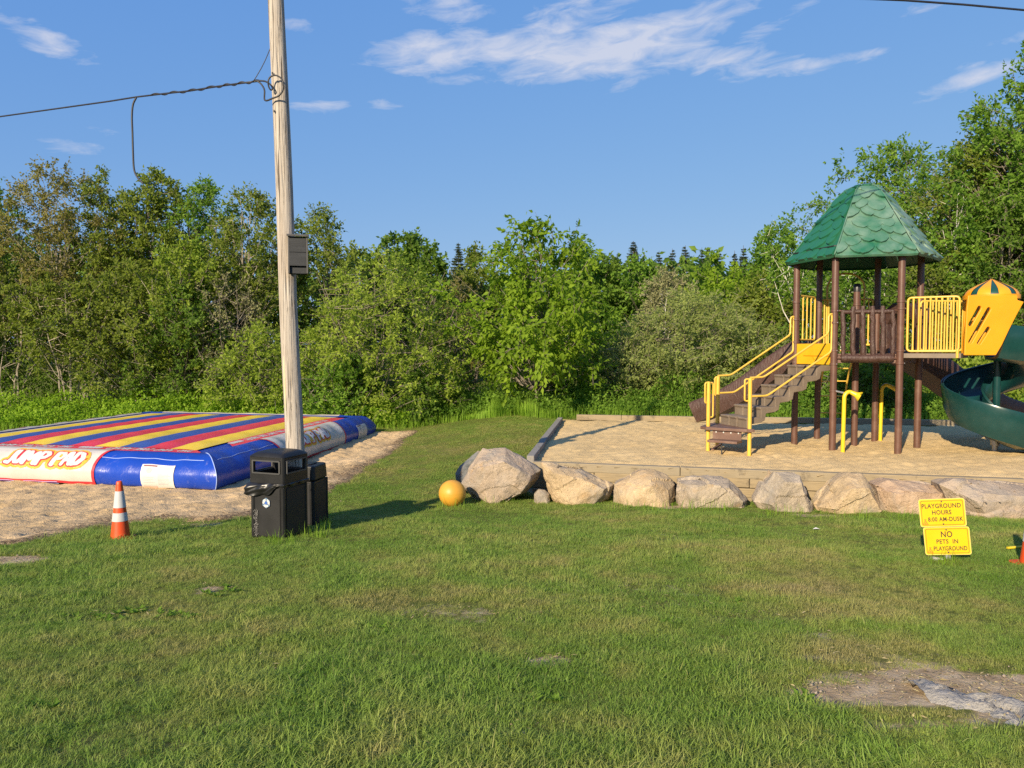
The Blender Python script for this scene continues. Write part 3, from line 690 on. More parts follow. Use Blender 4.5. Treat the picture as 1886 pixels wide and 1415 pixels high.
plant('birch_sapling', 'large-leaved bright green tree on its own before the playground corner', 'tree', 985, 22.8, 392, 275, 'bright', seed=26, stems=1, h0=.14, nclus=215, sprigs=6, per=9, r0=.075, leaf=(.19, .098), sprig=.55, lob=.5, droop=.6, frac=.6,
      prof=[(0, .55), (.12, .9), (.35, 1), (.55, .9), (.72, .6), (.86, .38), (1, .1)], shell=.5)
plant('brown_shrub', 'reddish brown half bare shrub between the rounded shrub and large-leaved tree', 'shrub', 852, 26, 500, 90, 'brown', seed=27, stems=5, h0=.2, nclus=70, per=6, splay=.5, r0=.04, frac=.8, prof=DOME, leaf=(.1, .055))
plant('willow_shrub', 'wide grey-green willow shrub behind the playground timbers', 'shrub', 1270, 25.2, 532, 330, 'willow', seed=31, stems=10, h0=.05, nclus=480, sprigs=7, per=9, splay=1.9, r0=.05, leaf=(.12, .046), sprig=.42, prof=DOME, lob=.22)
plant('willow_shrub', 'lower grey-green willow beside the large-leaved tree', 'shrub', 1150, 24.2, 610, 190, 'willow', seed=32, stems=7, h0=.05, nclus=170, splay=1.1, r0=.04, leaf=(.11, .036), prof=DOME)
plant('willow_shrub', 'dull green willow shrub behind the brown log slide', 'shrub', 1400, 24.4, 590, 190, 'olive', seed=33, stems=7, h0=.05, nclus=190, splay=1.1, r0=.04, leaf=(.11, .045), prof=DOME)
plant('bush', 'low green bush behind the stairs of the play tower', 'shrub', 1480, 22.6, 655, 150, 'green', seed=34, stems=5, h0=.02, nclus=120, splay=.8, r0=.03, prof=DOME)
plant('bush', 'low dark bush seen under the tower deck', 'shrub', 1600, 21.9, 650, 170, 'deep', seed=35, stems=5, h0=.02, nclus=140, splay=.8, r0=.03, prof=DOME)
plant('bush', 'yellow-green bush peeping over the straight brown slide', 'shrub', 1800, 21.8, 645, 130, 'lime', seed=36, stems=5, h0=.02, nclus=110, splay=.6, r0=.03, prof=DOME, leaf=(.15, .1))
# far deciduous line
GF = 'leafy trees of the far wood edge'
far = [('far_tree', 'dull green far tree with open branching top behind the large-leaved tree', 1072, 36, 438, 90, 'green', 41), ('far_tree', 'dark green far tree right of the large-leaved tree', 1120, 37, 462, 130, 'deep', 42),
       ('far_tree', 'mid green far tree under the pointed dark spruce', 1180, 36, 470, 130, 'green', 43), ('far_tree', 'brown-green half leafless tree in the far wood edge', 1230, 34, 488, 110, 'dry', 44),
       ('far_tree', 'bright green broad tree in the far wood edge before the spruces', 1325, 37, 462, 150, 'bright', 45), ('far_tree', 'grey twiggy tree beside the leaning white birch', 1400, 33, 500, 110, 'olive', 46),
       ('far_tree', 'yellowish small tree above the wide grey-green willow', 1262, 33, 530, 80, 'lime', 47), ('far_tree', 'green pointed tree just before the leaning white birch', 1412, 38, 420, 75, 'green', 48),
       ('far_tree', 'olive far tree behind the reddish brown shrub', 880, 36, 452, 110, 'olive', 49), ('far_tree', 'low far tree filling the gap behind the round dark tree', 660, 36, 445, 110, 'olive', 50)]
for nm, lb, px, Y, top, w, pal, sd in far:
    plant(nm, lb, 'tree', px, Y, top, w, pal, seed=sd, h0=.15, nclus=130, leaf=(.19, .12) if pal != 'dry' else (.12, .06), sprig=.55, group=GF, lob=.3, bark='bark_pale' if pal in ('dry', 'olive') else 'bark', frac=.5)
# birches with white trunks
def birch(label, px, Y, top, wpx, seed, lean, pal='green', n=70, r0=.085, h0=.55):
    loc = foot(px, Y); H = top_h(top, Y, loc)
    return tree('birch_tree', label, 'tree', loc, H, wpx / F * Y, pal, h0=h0, nclus=n, per=7, seed=seed, r0=r0, bark='birch', lean=lean, lob=.45, frac=.22, twigs=.25, leaf=(.13, .085), prof=OVAL, group='white-barked birches')
birch('leaning white birch with a bare forked trunk beside the green roof', 1466, 26.6, 402, 85, 51, (-.75, 0), n=60, r0=.12)
birch('white birch trunk seen between the roof posts of the tower', 1552, 25.6, 420, 90, 52, (.1, 0), n=40)
birch('thin white birch behind the middle of the tower', 1612, 25.4, 400, 90, 53, (.3, 0), n=40)
birch('slim white birch standing clear right of the green roof', 1744, 24.8, 330, 90, 54, (.2, 0), n=40)
birch('small grey-stemmed birch above the wide grey-green willow', 1225, 31, 520, 60, 55, (0, 0), 'dry', 40, .06, .4)
# right side
plant('ash_tree', 'tall open-crowned tree directly behind the green tower roof', 'tree', 1648, 31, 255, 270, 'green', seed=61, h0=.38, nclus=280, lob=.5, r0=.15, leaf=(.17, .09), sprig=.6, prof=ROUND, frac=.6)
plant('ash_tree', 'tall tree with reaching boughs at the far right picture edge', 'tree', 1895, 25.5, 75, 300, 'green', seed=62, h0=.32, nclus=440, lob=.55, r0=.17, leaf=(.17, .09), sprig=.6, prof=[(0, .8), (.3, 1), (.55, .85), (.8, .5), (1, .12)], frac=.6, shell=.4)
plant('ash_tree', 'shaded olive tree with drooping boughs left of the far right tall tree', 'tree', 1800, 27, 225, 180, 'olive', seed=63, h0=.25, nclus=330, lob=.6, r0=.13, leaf=(.15, .08), sprig=.6, prof=OVAL, frac=.6)
plant('thicket_tree', 'dense dark green tree behind the striped slide dome', 'tree', 1850, 24.5, 340, 260, 'deep', seed=64, stems=3, h0=.12, nclus=290, leaf=(.13, .08), group='dark trees behind the playground')
plant('thicket_tree', 'dense olive tree between the tower roof and the striped slide dome', 'tree', 1730, 25.2, 440, 190, 'olive', seed=65, stems=3, h0=.1, nclus=210, group='dark trees behind the playground')
plant('thicket_tree', 'leafy dark tree behind the tower posts', 'tree', 1600, 26, 480, 210, 'deep', seed=66, stems=3, h0=.1, nclus=200, group='dark trees behind the playground')
plant('thicket_tree', 'green tree filling the space left of the tower roof', 'tree', 1530, 31.5, 372, 120, 'green', seed=67, stems=2, h0=.15, nclus=140, group='dark trees behind the playground', lob=.45)
plant('thicket_tree', 'dark green tree standing outside the right picture edge', 'tree', 2040, 24, 260, 300, 'deep', seed=68, stems=3, h0=.1, nclus=220, group='dark trees behind the playground')
# spruces on the far skyline
SPR = [(845, 46, 447, 46), (868, 48, 462, 40), (1165, 46, 444, 52), (1212, 50, 462, 34), (1236, 50, 458, 34), (1260, 52, 452, 38), (1290, 52, 456, 30), (1302, 54, 455, 30), (1350, 52, 462, 36), (1366, 50, 452, 34), (1134, 50, 468, 30), (1320, 55, 462, 40), (1184, 52, 466, 30)]
ORD = ['first', 'second', 'third', 'fourth', 'fifth', 'sixth', 'seventh', 'eighth', 'ninth', 'tenth']
SPL = ['dark spruce tip beyond the reddish brown shrub', 'smaller spruce half hidden by the large-leaved tree', 'broad dark spruce tip standing highest on the far skyline']
g0 = None
for i, (px, Y, top, w) in enumerate(SPR):
    loc = foot(px, Y); H = top_h(top, Y, loc); W = w / F * Y * 2.1
    order = sorted([q[0] for q in SPR[3:]], reverse=True)
    lb = SPL[i] if i < 3 else ORD[order.index(px)] + ' small spruce tip on the far skyline counting left from the leaning birch'
    if i in (0, 3, 6): g0 = spruce('spruce_tree', lb, loc, H, W, 'spruces on the far skyline' if i > 2 else None, seed=i); h_ref, w_ref = H, W
    else: copy_tree(g0, loc, random.uniform(0, 6), (W / w_ref, W / w_ref, H / h_ref), lb, 'spruces on the far skyline' if i > 2 else None)

# ------------------------------------------------------------------ masses nobody could count
def leaf_mass(name, xs, ys, hs, n, leaf, pal, seed, stems=True, droop=.1, hmin=.05, label=None):
    rs = np.random.default_rng(seed)
    x = xs(rs, n); y = ys(rs, n, x); k = .55 + .45 * np.clip(.5 + .7 * fnoise(x, y, 1.6, seed % 6), 0, 1.2)
    h = hs(x, y) * k; z = zg(x, y) + hmin + h * rs.uniform(0, 1, n) ** .6
    P = np.stack([x, y, z], 1); ax = rs.normal(0, .8, (n, 3)) + np.array([0, 0, .35 - droop]); up = rs.normal(0, .5, (n, 3)) + np.array([0, -.25, .8])
    V, T3 = leaf_arrays(P, ax, up, leaf[0] * rs.uniform(.6, 1.3, n), leaf[1] * rs.uniform(.6, 1.3, n))
    t = np.clip(rs.uniform(0, 1, n) * .6 + .4 * np.clip(.5 + .6 * fnoise(x, y, 2.6, (seed + 2) % 6), 0, 1), 0, 1)
    return tag(tri_mesh(name, V, T3, PAL[pal], {'tint': np.repeat(t, 4)}), label, None, None, 'stuff')
def blades(name, x, y, h, w, pal, seed, lean=.25, label=None):
    rs = np.random.default_rng(seed); n = len(x); z = zg(x, y) - .02
    a = rs.uniform(0, 6.28, n); d = np.stack([np.cos(a), np.sin(a), np.zeros(n)], 1); s = np.stack([-np.sin(a), np.cos(a), np.zeros(n)], 1)
    P = np.stack([x, y, z], 1); l = (lean * rs.uniform(.2, 1.6, n) * h)[:, None]; hh = h[:, None] * np.array([0, 0, 1]); w = w[:, None] if hasattr(w, 'shape') else w
    V = np.stack([P - s * w, P + s * w, P + d * l * .35 + hh * .6 + s * w * .7, P + d * l * .35 + hh * .6 - s * w * .7, P + d * l + hh * .97], 1).reshape(-1, 3)
    b = np.arange(n)[:, None] * 5
    T3 = np.concatenate([np.stack([b, b + 1, b + 2], 2), np.stack([b, b + 2, b + 3], 2), np.stack([b + 3, b + 2, b + 4], 2)], 1).reshape(-1, 3)
    return tag(tri_mesh(name, V, T3, PAL[pal], {'tint': np.repeat(rs.uniform(0, 1, n), 5)}), label, None, None, 'stuff')
def front_edge(x):   # where the mown grass ends and the weeds begin
    return np.interp(x, [-22, -16, -11, -6, -3.2, -1.2, .2, 1.2, 4, 9, 14, 20], [20.5, 21.6, 22.6, 22.6, 22.1, 22.3, 21.9, 21.3, 20.9, 20.0, 19.2, 18.4])
leaf_mass('undergrowth', lambda r, n: r.uniform(-21, -3.0, n), lambda r, n, x: front_edge(x) + r.beta(1.1, 2.0, n) * 3.4, lambda x, y: .42 + .30 * np.clip(y - front_edge(x), 0, 2), 34000, (.105, .06), 'weed', 71, label='bright green weeds in a strip before the thicket')
leaf_mass('undergrowth', lambda r, n: r.uniform(-3.2, 2.5, n), lambda r, n, x: front_edge(x) + .1 + r.beta(1.1, 1.6, n) * 2.6, lambda x, y: .25 + .28 * np.clip(y - front_edge(x), 0, 2), 9000, (.10, .06), 'green', 72, label='leafy ground plants under the large-leaved tree')
leaf_mass('undergrowth', lambda r, n: r.uniform(1.6, 17, n), lambda r, n, x: front_edge(x) + .2 + r.beta(1.1, 1.6, n) * 3.2, lambda x, y: .22 + .42 * np.clip(y - front_edge(x), 0, 2), 26000, (.10, .055), 'green', 73, label='mixed weeds behind the playground timbers')
leaf_mass('brushwood', lambda r, n: r.uniform(-21, 18, n), lambda r, n, x: front_edge(x) + 3.4 + r.uniform(0, 2.5, n), lambda x, y: 2.3 + 0 * x, 36000, (.13, .07), 'deep', 74, label='dark leafy brush inside the wood edge')
rs = np.random.default_rng(75); n = 3400
x = rs.uniform(-1.6, 1.6, n); y = front_edge(x) - .25 + rs.uniform(0, 1.3, n); k = np.exp(-((x - .15) / .75) ** 2)
blades('tall_grass', x, y, (.16 + .50 * k * np.clip(.6 + .6 * fnoise(x, y, 3, 2), .2, 1.2)) * rs.uniform(.4, 1.25, n), .008 + 0 * x, 'tallgrass', 75, .32, 'uncut bright grass clump before the large-leaved tree')
n = 9000; x = rs.uniform(-21, 16, n); y = front_edge(x) - .25 + rs.uniform(0, .9, n)
blades('tall_grass', x, y, rs.uniform(.12, .42, n), .008 + 0 * x, 'tallgrass', 76, .3, 'long grass fringe along the weeds')
# far woodland that reads as one mass behind the single trees
def woodland():
    rs = np.random.default_rng(77); n = 60000; x = rs.uniform(-60, 70, n); y = 44 + rs.uniform(0, 14, n)
    px = CX + F * x / y
    hmax = np.interp(px, [-400, 0, 560, 700, 900, 1150, 1450, 1600, 1886, 2300], [8.5, 8.6, 7.6, 6.4, 6.3, 6.6, 6.8, 9, 12, 13])
    h = hmax * (.72 + .28 * np.clip(.5 + .55 * fnoise(x, y * .6, .55, 2), 0, 1.1))
    z = zg(x, y) + h * rs.uniform(0, 1, n) ** .7
    P = np.stack([x, y, z], 1); V, T3 = leaf_arrays(P, rs.normal(0, 1, (n, 3)), rs.normal(0, .5, (n, 3)) + np.array([0, -.6, .7]), rs.uniform(.3, .6, n), rs.uniform(.2, .4, n))
    tag(tri_mesh('far_woodland', V, T3, PAL['deep'], {'tint': np.repeat(np.clip(.5 + .5 * fnoise(x, y, 1, 3) + rs.normal(0, .2, n), 0, 1), 4)}), 'far wooded slope closing the view', None, None, 'stuff')
woodland()

# ------------------------------------------------------------------ mown grass
def tuft(name, nb, h, rad, seed, w=.0014, flat=1.15):
    rs = np.random.default_rng(seed); r = rad * np.sqrt(rs.uniform(0, 1, nb)); a = rs.uniform(0, 6.28, nb)
    P = np.stack([r * np.cos(a), r * np.sin(a), np.full(nb, -.006)], 1); b = rs.uniform(0, 6.28, nb)
    d = np.stack([np.cos(b), np.sin(b), np.zeros(nb)], 1); s = np.stack([-np.sin(b), np.cos(b), np.zeros(nb)], 1)
    H = h * rs.uniform(.45, 1.25, nb); l = (H * flat * rs.uniform(.2, 1.8, nb))[:, None]; hh = H[:, None] * np.array([0, 0, 1.]); W = w * rs.uniform(.7, 1.4, nb)[:, None]
    V = np.stack([P - s * W, P + s * W, P + d * l * .3 + hh * .62 + s * W * .85, P + d * l * .3 + hh * .62 - s * W * .85, P + d * l + hh * .92], 1).reshape(-1, 3)
    q = np.arange(nb)[:, None] * 5
    T3 = np.concatenate([np.stack([q, q + 1, q + 2], 2), np.stack([q, q + 2, q + 3], 2), np.stack([q + 3, q + 2, q + 4], 2)], 1).reshape(-1, 3)
    o = tri_mesh(name, V, T3, MT['grass'], {'tint': np.repeat(rs.uniform(0, 1, nb), 5)}); COL.objects.unlink(o); return o
def lawn_grass():
    tc = bpy.data.collections.new('grass_tufts')
    for i in range(5): tc.objects.link(tuft('grass_tuft', 46, .033, .085, 80 + i))
    for i in range(2): tc.objects.link(tuft('long_grass_tuft', 30, .052, .07, 90 + i, .0016, 1.1))
    rs = np.random.default_rng(81); pts = []
    def scatter(y0, y1, dens):
        A = (y1 - y0) * (y1 + 4) * 2.2; n = int(A * dens); y = rs.uniform(y0, y1, n); x = rs.uniform(-1, 1, n) * (y1 + 4) * 1.1
        k = np.abs(x) < (y + 4) * 1.05
        pts.append(np.stack([x[k], y[k]], 1))
    scatter(1.2, 5, 820); scatter(5, 8, 560); scatter(8, 12.5, 330); scatter(12.5, 17, 300); scatter(17, 24, 240)
    p = np.concatenate(pts); x, y = p[:, 0], p[:, 1]
    d1 = sdist(x, y, sand_poly) + .14 * fnoise(x, y, 2.3, 2) + .06 * fnoise(x, y, 7, 3)
    keep = (d1 < -.02 + rs.normal(0, .05, len(x))) & (sdist(x, y, play_poly) < -.12) & (y < front_edge(x) + .4)
    keep &= sdist(x, y, rock_poly) + .07 * fnoise(x, y, 5, 2) + .03 * fnoise(x, y, 16, 0) < -.01
    b = bare(x, y); keep &= rs.uniform(0, 1, len(x)) > b * 1.05
    keep &= ~((np.hypot(x + 2.635, y - 9.3) < .12))
    x, y, b, d1 = x[keep], y[keep], b[keep], d1[keep]; n = len(x)
    lush = np.clip(.5 + .5 * fnoise(x, y, .75, 0) + .3 * fnoise(x, y, 2.2, 1), 0, 1)
    dw = np.abs(sdist(x, y, play_poly))
    scl = (.55 + .62 * lush) * rs.uniform(.75, 1.2, n) * (1 - .55 * np.clip(b, 0, 1)) * np.where(y > 12, .85, 1)
    scl *= 1 + .35 * sst(.35, 0, -d1) + .3 * sst(.9, .2, dw)
    idx = np.where(rs.uniform(0, 1, n) < .035 + .25 * (lush > .8) * rs.uniform(0, 1, n) + .2 * (sst(.25, 0, -d1) > .3), rs.integers(5, 7, n), rs.integers(0, 5, n))
    me = bpy.data.meshes.new('lawn_grass'); me.vertices.add(n); me.vertices.foreach_set('co', np.stack([x, y, zg(x, y)], 1).astype(np.float32).reshape(-1))
    def at_(k, t, f, v): q = me.attributes.new(k, t, 'POINT'); q.data.foreach_set(f, v)
    at_('scl', 'FLOAT', 'value', scl.astype(np.float32)); at_('idx', 'INT', 'value', idx.astype(np.int32))
    rot = np.stack([rs.normal(0, .16, n), rs.normal(0, .16, n), rs.uniform(0, 6.28, n)], 1).astype(np.float32); at_('rot', 'FLOAT_VECTOR', 'vector', rot.reshape(-1))
    o = bpy.data.objects.new('lawn_grass', me); COL.objects.link(o); tag(o, 'short mown grass covering the lawn', None, None, 'stuff')
    ng = bpy.data.node_groups.new('grass_scatter', 'GeometryNodeTree')
    ng.interface.new_socket('Geometry', in_out='INPUT', socket_type='NodeSocketGeometry'); ng.interface.new_socket('Geometry', in_out='OUTPUT', socket_type='NodeSocketGeometry')
    gi = ng.nodes.new('NodeGroupInput'); go = ng.nodes.new('NodeGroupOutput')
    ci = ng.nodes.new('GeometryNodeCollectionInfo'); ci.inputs[0].default_value = tc; ci.inputs['Separate Children'].default_value = True; ci.inputs['Reset Children'].default_value = True
    ip = ng.nodes.new('GeometryNodeInstanceOnPoints'); ip.inputs['Pick Instance'].default_value = True
    def na(k, t): q = ng.nodes.new('GeometryNodeInputNamedAttribute'); q.data_type = t; q.inputs[0].default_value = k; return next(s for s in q.outputs if s.enabled)
    e2r = ng.nodes.new('FunctionNodeEulerToRotation'); ng.links.new(na('rot', 'FLOAT_VECTOR'), e2r.inputs[0])
    ng.links.new(gi.outputs[0], ip.inputs['Points']); ng.links.new(ci.outputs[0], ip.inputs['Instance']); ng.links.new(na('idx', 'INT'), ip.inputs['Instance Index'])
    ng.links.new(e2r.outputs[0], ip.inputs['Rotation']); ng.links.new(na('scl', 'FLOAT'), ip.inputs['Scale']); ng.links.new(ip.outputs[0], go.inputs[0])
    md = o.modifiers.new('scatter', 'NODES'); md.node_group = ng
    return n
lawn_grass()

# ================================================================== TIMBER EDGING
def timber_wall(label, a, d, L, zs, sec, mat, piece, seed, group=None, name='timber_edging'):
    rs = random.Random(seed); T = thing(name, label, 'timber edging', (a.x, a.y, zs[0]), group); base = Vector(T.location)
    nrm2 = Vector((-d.y, d.x, 0))
    for r, z in enumerate(zs):
        s = -(piece * .5) * (r % 2) - rs.uniform(0, .3)
        while s < L:
            e = min(L, s + piece - .008); s0 = max(0, s)
            if e - s0 > .15:
                b = MB(); off = nrm2 * rs.uniform(-.008, .008); p = a + d * s0 + off; q = a + d * e + off
                n = max(2, int((e - s0) / .5)); lv = []
                o = MB(); o.beam((0, 0, 0), (e - s0, 0, 0), sec[0] * rs.uniform(.96, 1.0), sec[1] * .985)
                ob = o.build('timber', MT[mat], T, (0, 0, 0), bevel=.012)
                ob.location = Vector((p.x, p.y, z + sec[1] / 2 + rs.uniform(-.004, .004))) - base
                ob.rotation_euler = (0, rs.uniform(-.003, .003), math.atan2(d.y, d.x))
            s += piece
    return T
timber_wall('tan timber retaining wall behind the row of boulders', F0, FD, 13.0, [-.425, -.277, -.129, .019, .167], (.15, .148), 'timber', 2.45, 1)
LD = (B0 - F0).normalized(); LL = (B0 - F0).length
timber_wall('grey timber edge along the open lawn side of the playground', F0 + Vector((-.05, .12, 0)), LD, LL - .5, [-.06, .09, .24], (.13, .148), 'timber_grey', 2.45, 2)
timber_wall('low tan timber border along the far side of the playground', B0 + BD * .35, BD, 13.0, [.12, .285], (.15, .148), 'timber', 2.45, 3)

# ================================================================== BOULDERS
def hull_rock(name, label, cat, outline, D, mat, front=.28, back=.45, seed=0, group=None, amp=.035, sink=.12, mid=None):
    pts = [at(x, y, D) for x, y in outline]; c = sum(pts, Vector()) / len(pts); bot = min(p.z for p in pts)
    P = list(pts)
    top = max(p.z for p in pts); rr = random.Random(seed)
    for p in pts:
        q = c + (p - c) * .68; q.y -= front * rr.uniform(.75, 1.15); q.z = max(q.z - .02, bot); P.append(q)
        q2 = c + (p - c) * .84; q2.y += back; P.append(q2)
        if p.z < bot + .12: P.append(p + Vector((0, 0, -sink))); P.append(q + Vector((0, 0, -sink)))
    if mid: P += [at(x, y, D - front - dd) for x, y, dd in mid]
    bm = bmesh.new(); [bm.verts.new(p) for p in P]
    h = bmesh.ops.convex_hull(bm, input=bm.verts)
    bmesh.ops.delete(bm, geom=[g for g in h['geom_interior'] if isinstance(g, bmesh.types.BMVert)], context='VERTS')
    bmesh.ops.delete(bm, geom=[v for v in bm.verts if not v.link_faces], context='VERTS')
    for it in range(6):
        lim = max(.034, .5 * .5 ** it); ed = [e for e in bm.edges if e.calc_length() > lim]
        if ed: bmesh.ops.subdivide_edges(bm, edges=ed, cuts=1)
        bmesh.ops.triangulate(bm, faces=bm.faces)
    for it in range(2): bmesh.ops.smooth_vert(bm, verts=bm.verts, factor=.12, use_axis_x=True, use_axis_y=True, use_axis_z=True)
    bm.normal_update(); o = Vector((seed * 3.7, seed * 1.3, 0))
    for v in bm.verts:
        p = v.co
        a = mnoise.fractal((p + o) * 2.2, 1.0, 2.0, 3) * amp * .9 + mnoise.fractal((p + o) * 9, .8, 2.0, 3) * amp * .35
        w = (p + o) + mnoise.noise_vector((p + o) * 2) * .15; q = Vector((w.x * 1.1 + w.z * .5, w.y * 1.3, w.z * 1.9 - w.x * .4)) * 1.25
        d_, pt_ = mnoise.voronoi(q); a += (mnoise.cell(pt_[0] * 7.3) - .5) * amp * .8      # broken plates standing proud of each other
        v.co = p + v.normal * a
    org = Vector((c.x, c.y, bot)); me = bpy.data.meshes.new(name)
    bmesh.ops.translate(bm, verts=bm.verts, vec=-org); bmesh.ops.recalc_face_normals(bm, faces=bm.faces); bm.to_mesh(me); bm.free()
    me.polygons.foreach_set('use_smooth', [True] * len(me.polygons)); me.set_sharp_from_angle(angle=R(27)); me.materials.append(MT[mat])
    ob = bpy.data.objects.new(name, me); COL.objects.link(ob); ob.location = org; return tag(ob, label, cat, group)
MT['rock1'] = rock_mat('pinkish_grey_granite', (.27, .22, .175), (.39, .305, .225), (.47, .375, .285), .5)
MT['rock2'] = rock_mat('tan_granite', (.33, .245, .145), (.46, .345, .215), (.54, .425, .275), .5)
MT['rock3'] = rock_mat('grey_tan_granite', (.23, .195, .155), (.37, .305, .23), (.48, .395, .30), .6)
MT['rock4'] = rock_mat('rosy_granite', (.33, .225, .155), (.44, .315, .215), (.52, .395, .285), .45)
MT['slate'] = rock_mat('blue_grey_stone', (.075, .085, .095), (.12, .13, .14), (.17, .175, .18), .4)
GB = 'boulders lined up along the timber wall'
hull_rock('boulder', 'largest boulder, pinkish grey and flat-topped, beside the yellow ball', 'boulder', [(889, 826), (931, 825), (970, 848), (997, 866), (993, 879), (970, 908), (905, 922), (893, 921), (848, 895), (867, 857)], 12.05, 'rock1', .4, .5, 1, GB, .03, mid=[(880, 862, .02), (950, 880, .05)])
hull_rock('boulder', 'dark blue-grey slab leaning behind the largest boulder', 'boulder', [(838, 873), (846, 858), (880, 830), (900, 835), (880, 880), (855, 893), (842, 890)], 12.5, 'slate', .1, .2, 2, GB, .015)
hull_rock('boulder', 'tan slanting boulder with a split orange face next to the largest boulder', 'boulder', [(998, 853), (1031, 857), (1072, 862), (1101, 877), (1130, 893), (1122, 917), (1089, 935), (1030, 922), (1011, 906)], 11.85, 'rock2', .3, .4, 3, GB, .03)
hull_rock('boulder', 'blocky pale boulder with a flat sloping top, third from the yellow ball', 'boulder', [(1129, 890), (1185, 866), (1206, 866), (1230, 877), (1244, 892), (1243, 930), (1229, 942), (1150, 940), (1127, 930)], 11.7, 'rock2', .32, .4, 4, GB, .025, mid=[(1200, 895, .06)])
hull_rock('boulder', 'low wide boulder with a darker lower face between the blocky and the peaked one', 'boulder', [(1247, 886), (1275, 881), (1314, 879), (1344, 880), (1367, 898), (1380, 920), (1377, 940), (1252, 940), (1246, 910)], 11.5, 'rock3', .3, .4, 5, GB, .03, mid=[(1290, 890, .02), (1345, 900, .02)])
hull_rock('boulder', 'peaked grey boulder with a sloping tail towards the sign side', 'boulder', [(1424, 865), (1466, 866), (1470, 880), (1484, 920), (1506, 951), (1493, 958), (1424, 944), (1388, 924), (1402, 893)], 11.25, 'rock3', .3, .35, 6, GB, .035)
hull_rock('boulder', 'pointed tan boulder with a triangular face', 'boulder', [(1536, 889), (1564, 871), (1589, 875), (1611, 902), (1626, 939), (1598, 958), (1520, 951), (1502, 934)], 11.05, 'rock2', .32, .4, 7, GB, .03, mid=[(1570, 900, .05)])
hull_rock('boulder', 'rosy low boulder just behind the yellow signs', 'boulder', [(1609, 892), (1636, 880), (1660, 881), (1735, 892), (1750, 920), (1745, 955), (1698, 958), (1628, 955), (1615, 925)], 10.95, 'rock4', .28, .4, 8, GB, .03)
hull_rock('boulder', 'long flat pale boulder running out of the picture behind the signs', 'boulder', [(1729, 892), (1757, 882), (1828, 886), (1900, 894), (1990, 905), (2010, 930), (1990, 965), (1886, 962), (1800, 966), (1776, 952), (1745, 925)], 10.6, 'rock1', .35, .45, 9, GB, .025, mid=[(1800, 925, .05), (1900, 925, .05)])
hull_rock('stone', 'small brown broken stone wedged between the two boulders nearest the ball', 'stone', [(984, 910), (992, 901), (1005, 903), (1012, 910), (1010, 918), (988, 918)], 11.75, 'rock3', .08, .1, 10, None, .015)
hull_rock('stone', 'flat pale stone lying at the foot of the yellow signs', 'stone', [(1712, 1032), (1722, 1026), (1738, 1028), (1742, 1036), (1728, 1040), (1714, 1038)], 7.25, 'stone', .05, .06, 11, None, .008, .03)
hull_rock('stone', 'small chipped stone under the end of the long flat boulder', 'stone', [(1796, 962), (1806, 958), (1816, 962), (1814, 970), (1800, 971)], 10.2, 'rock2', .04, .06, 12, None, .01, .04)

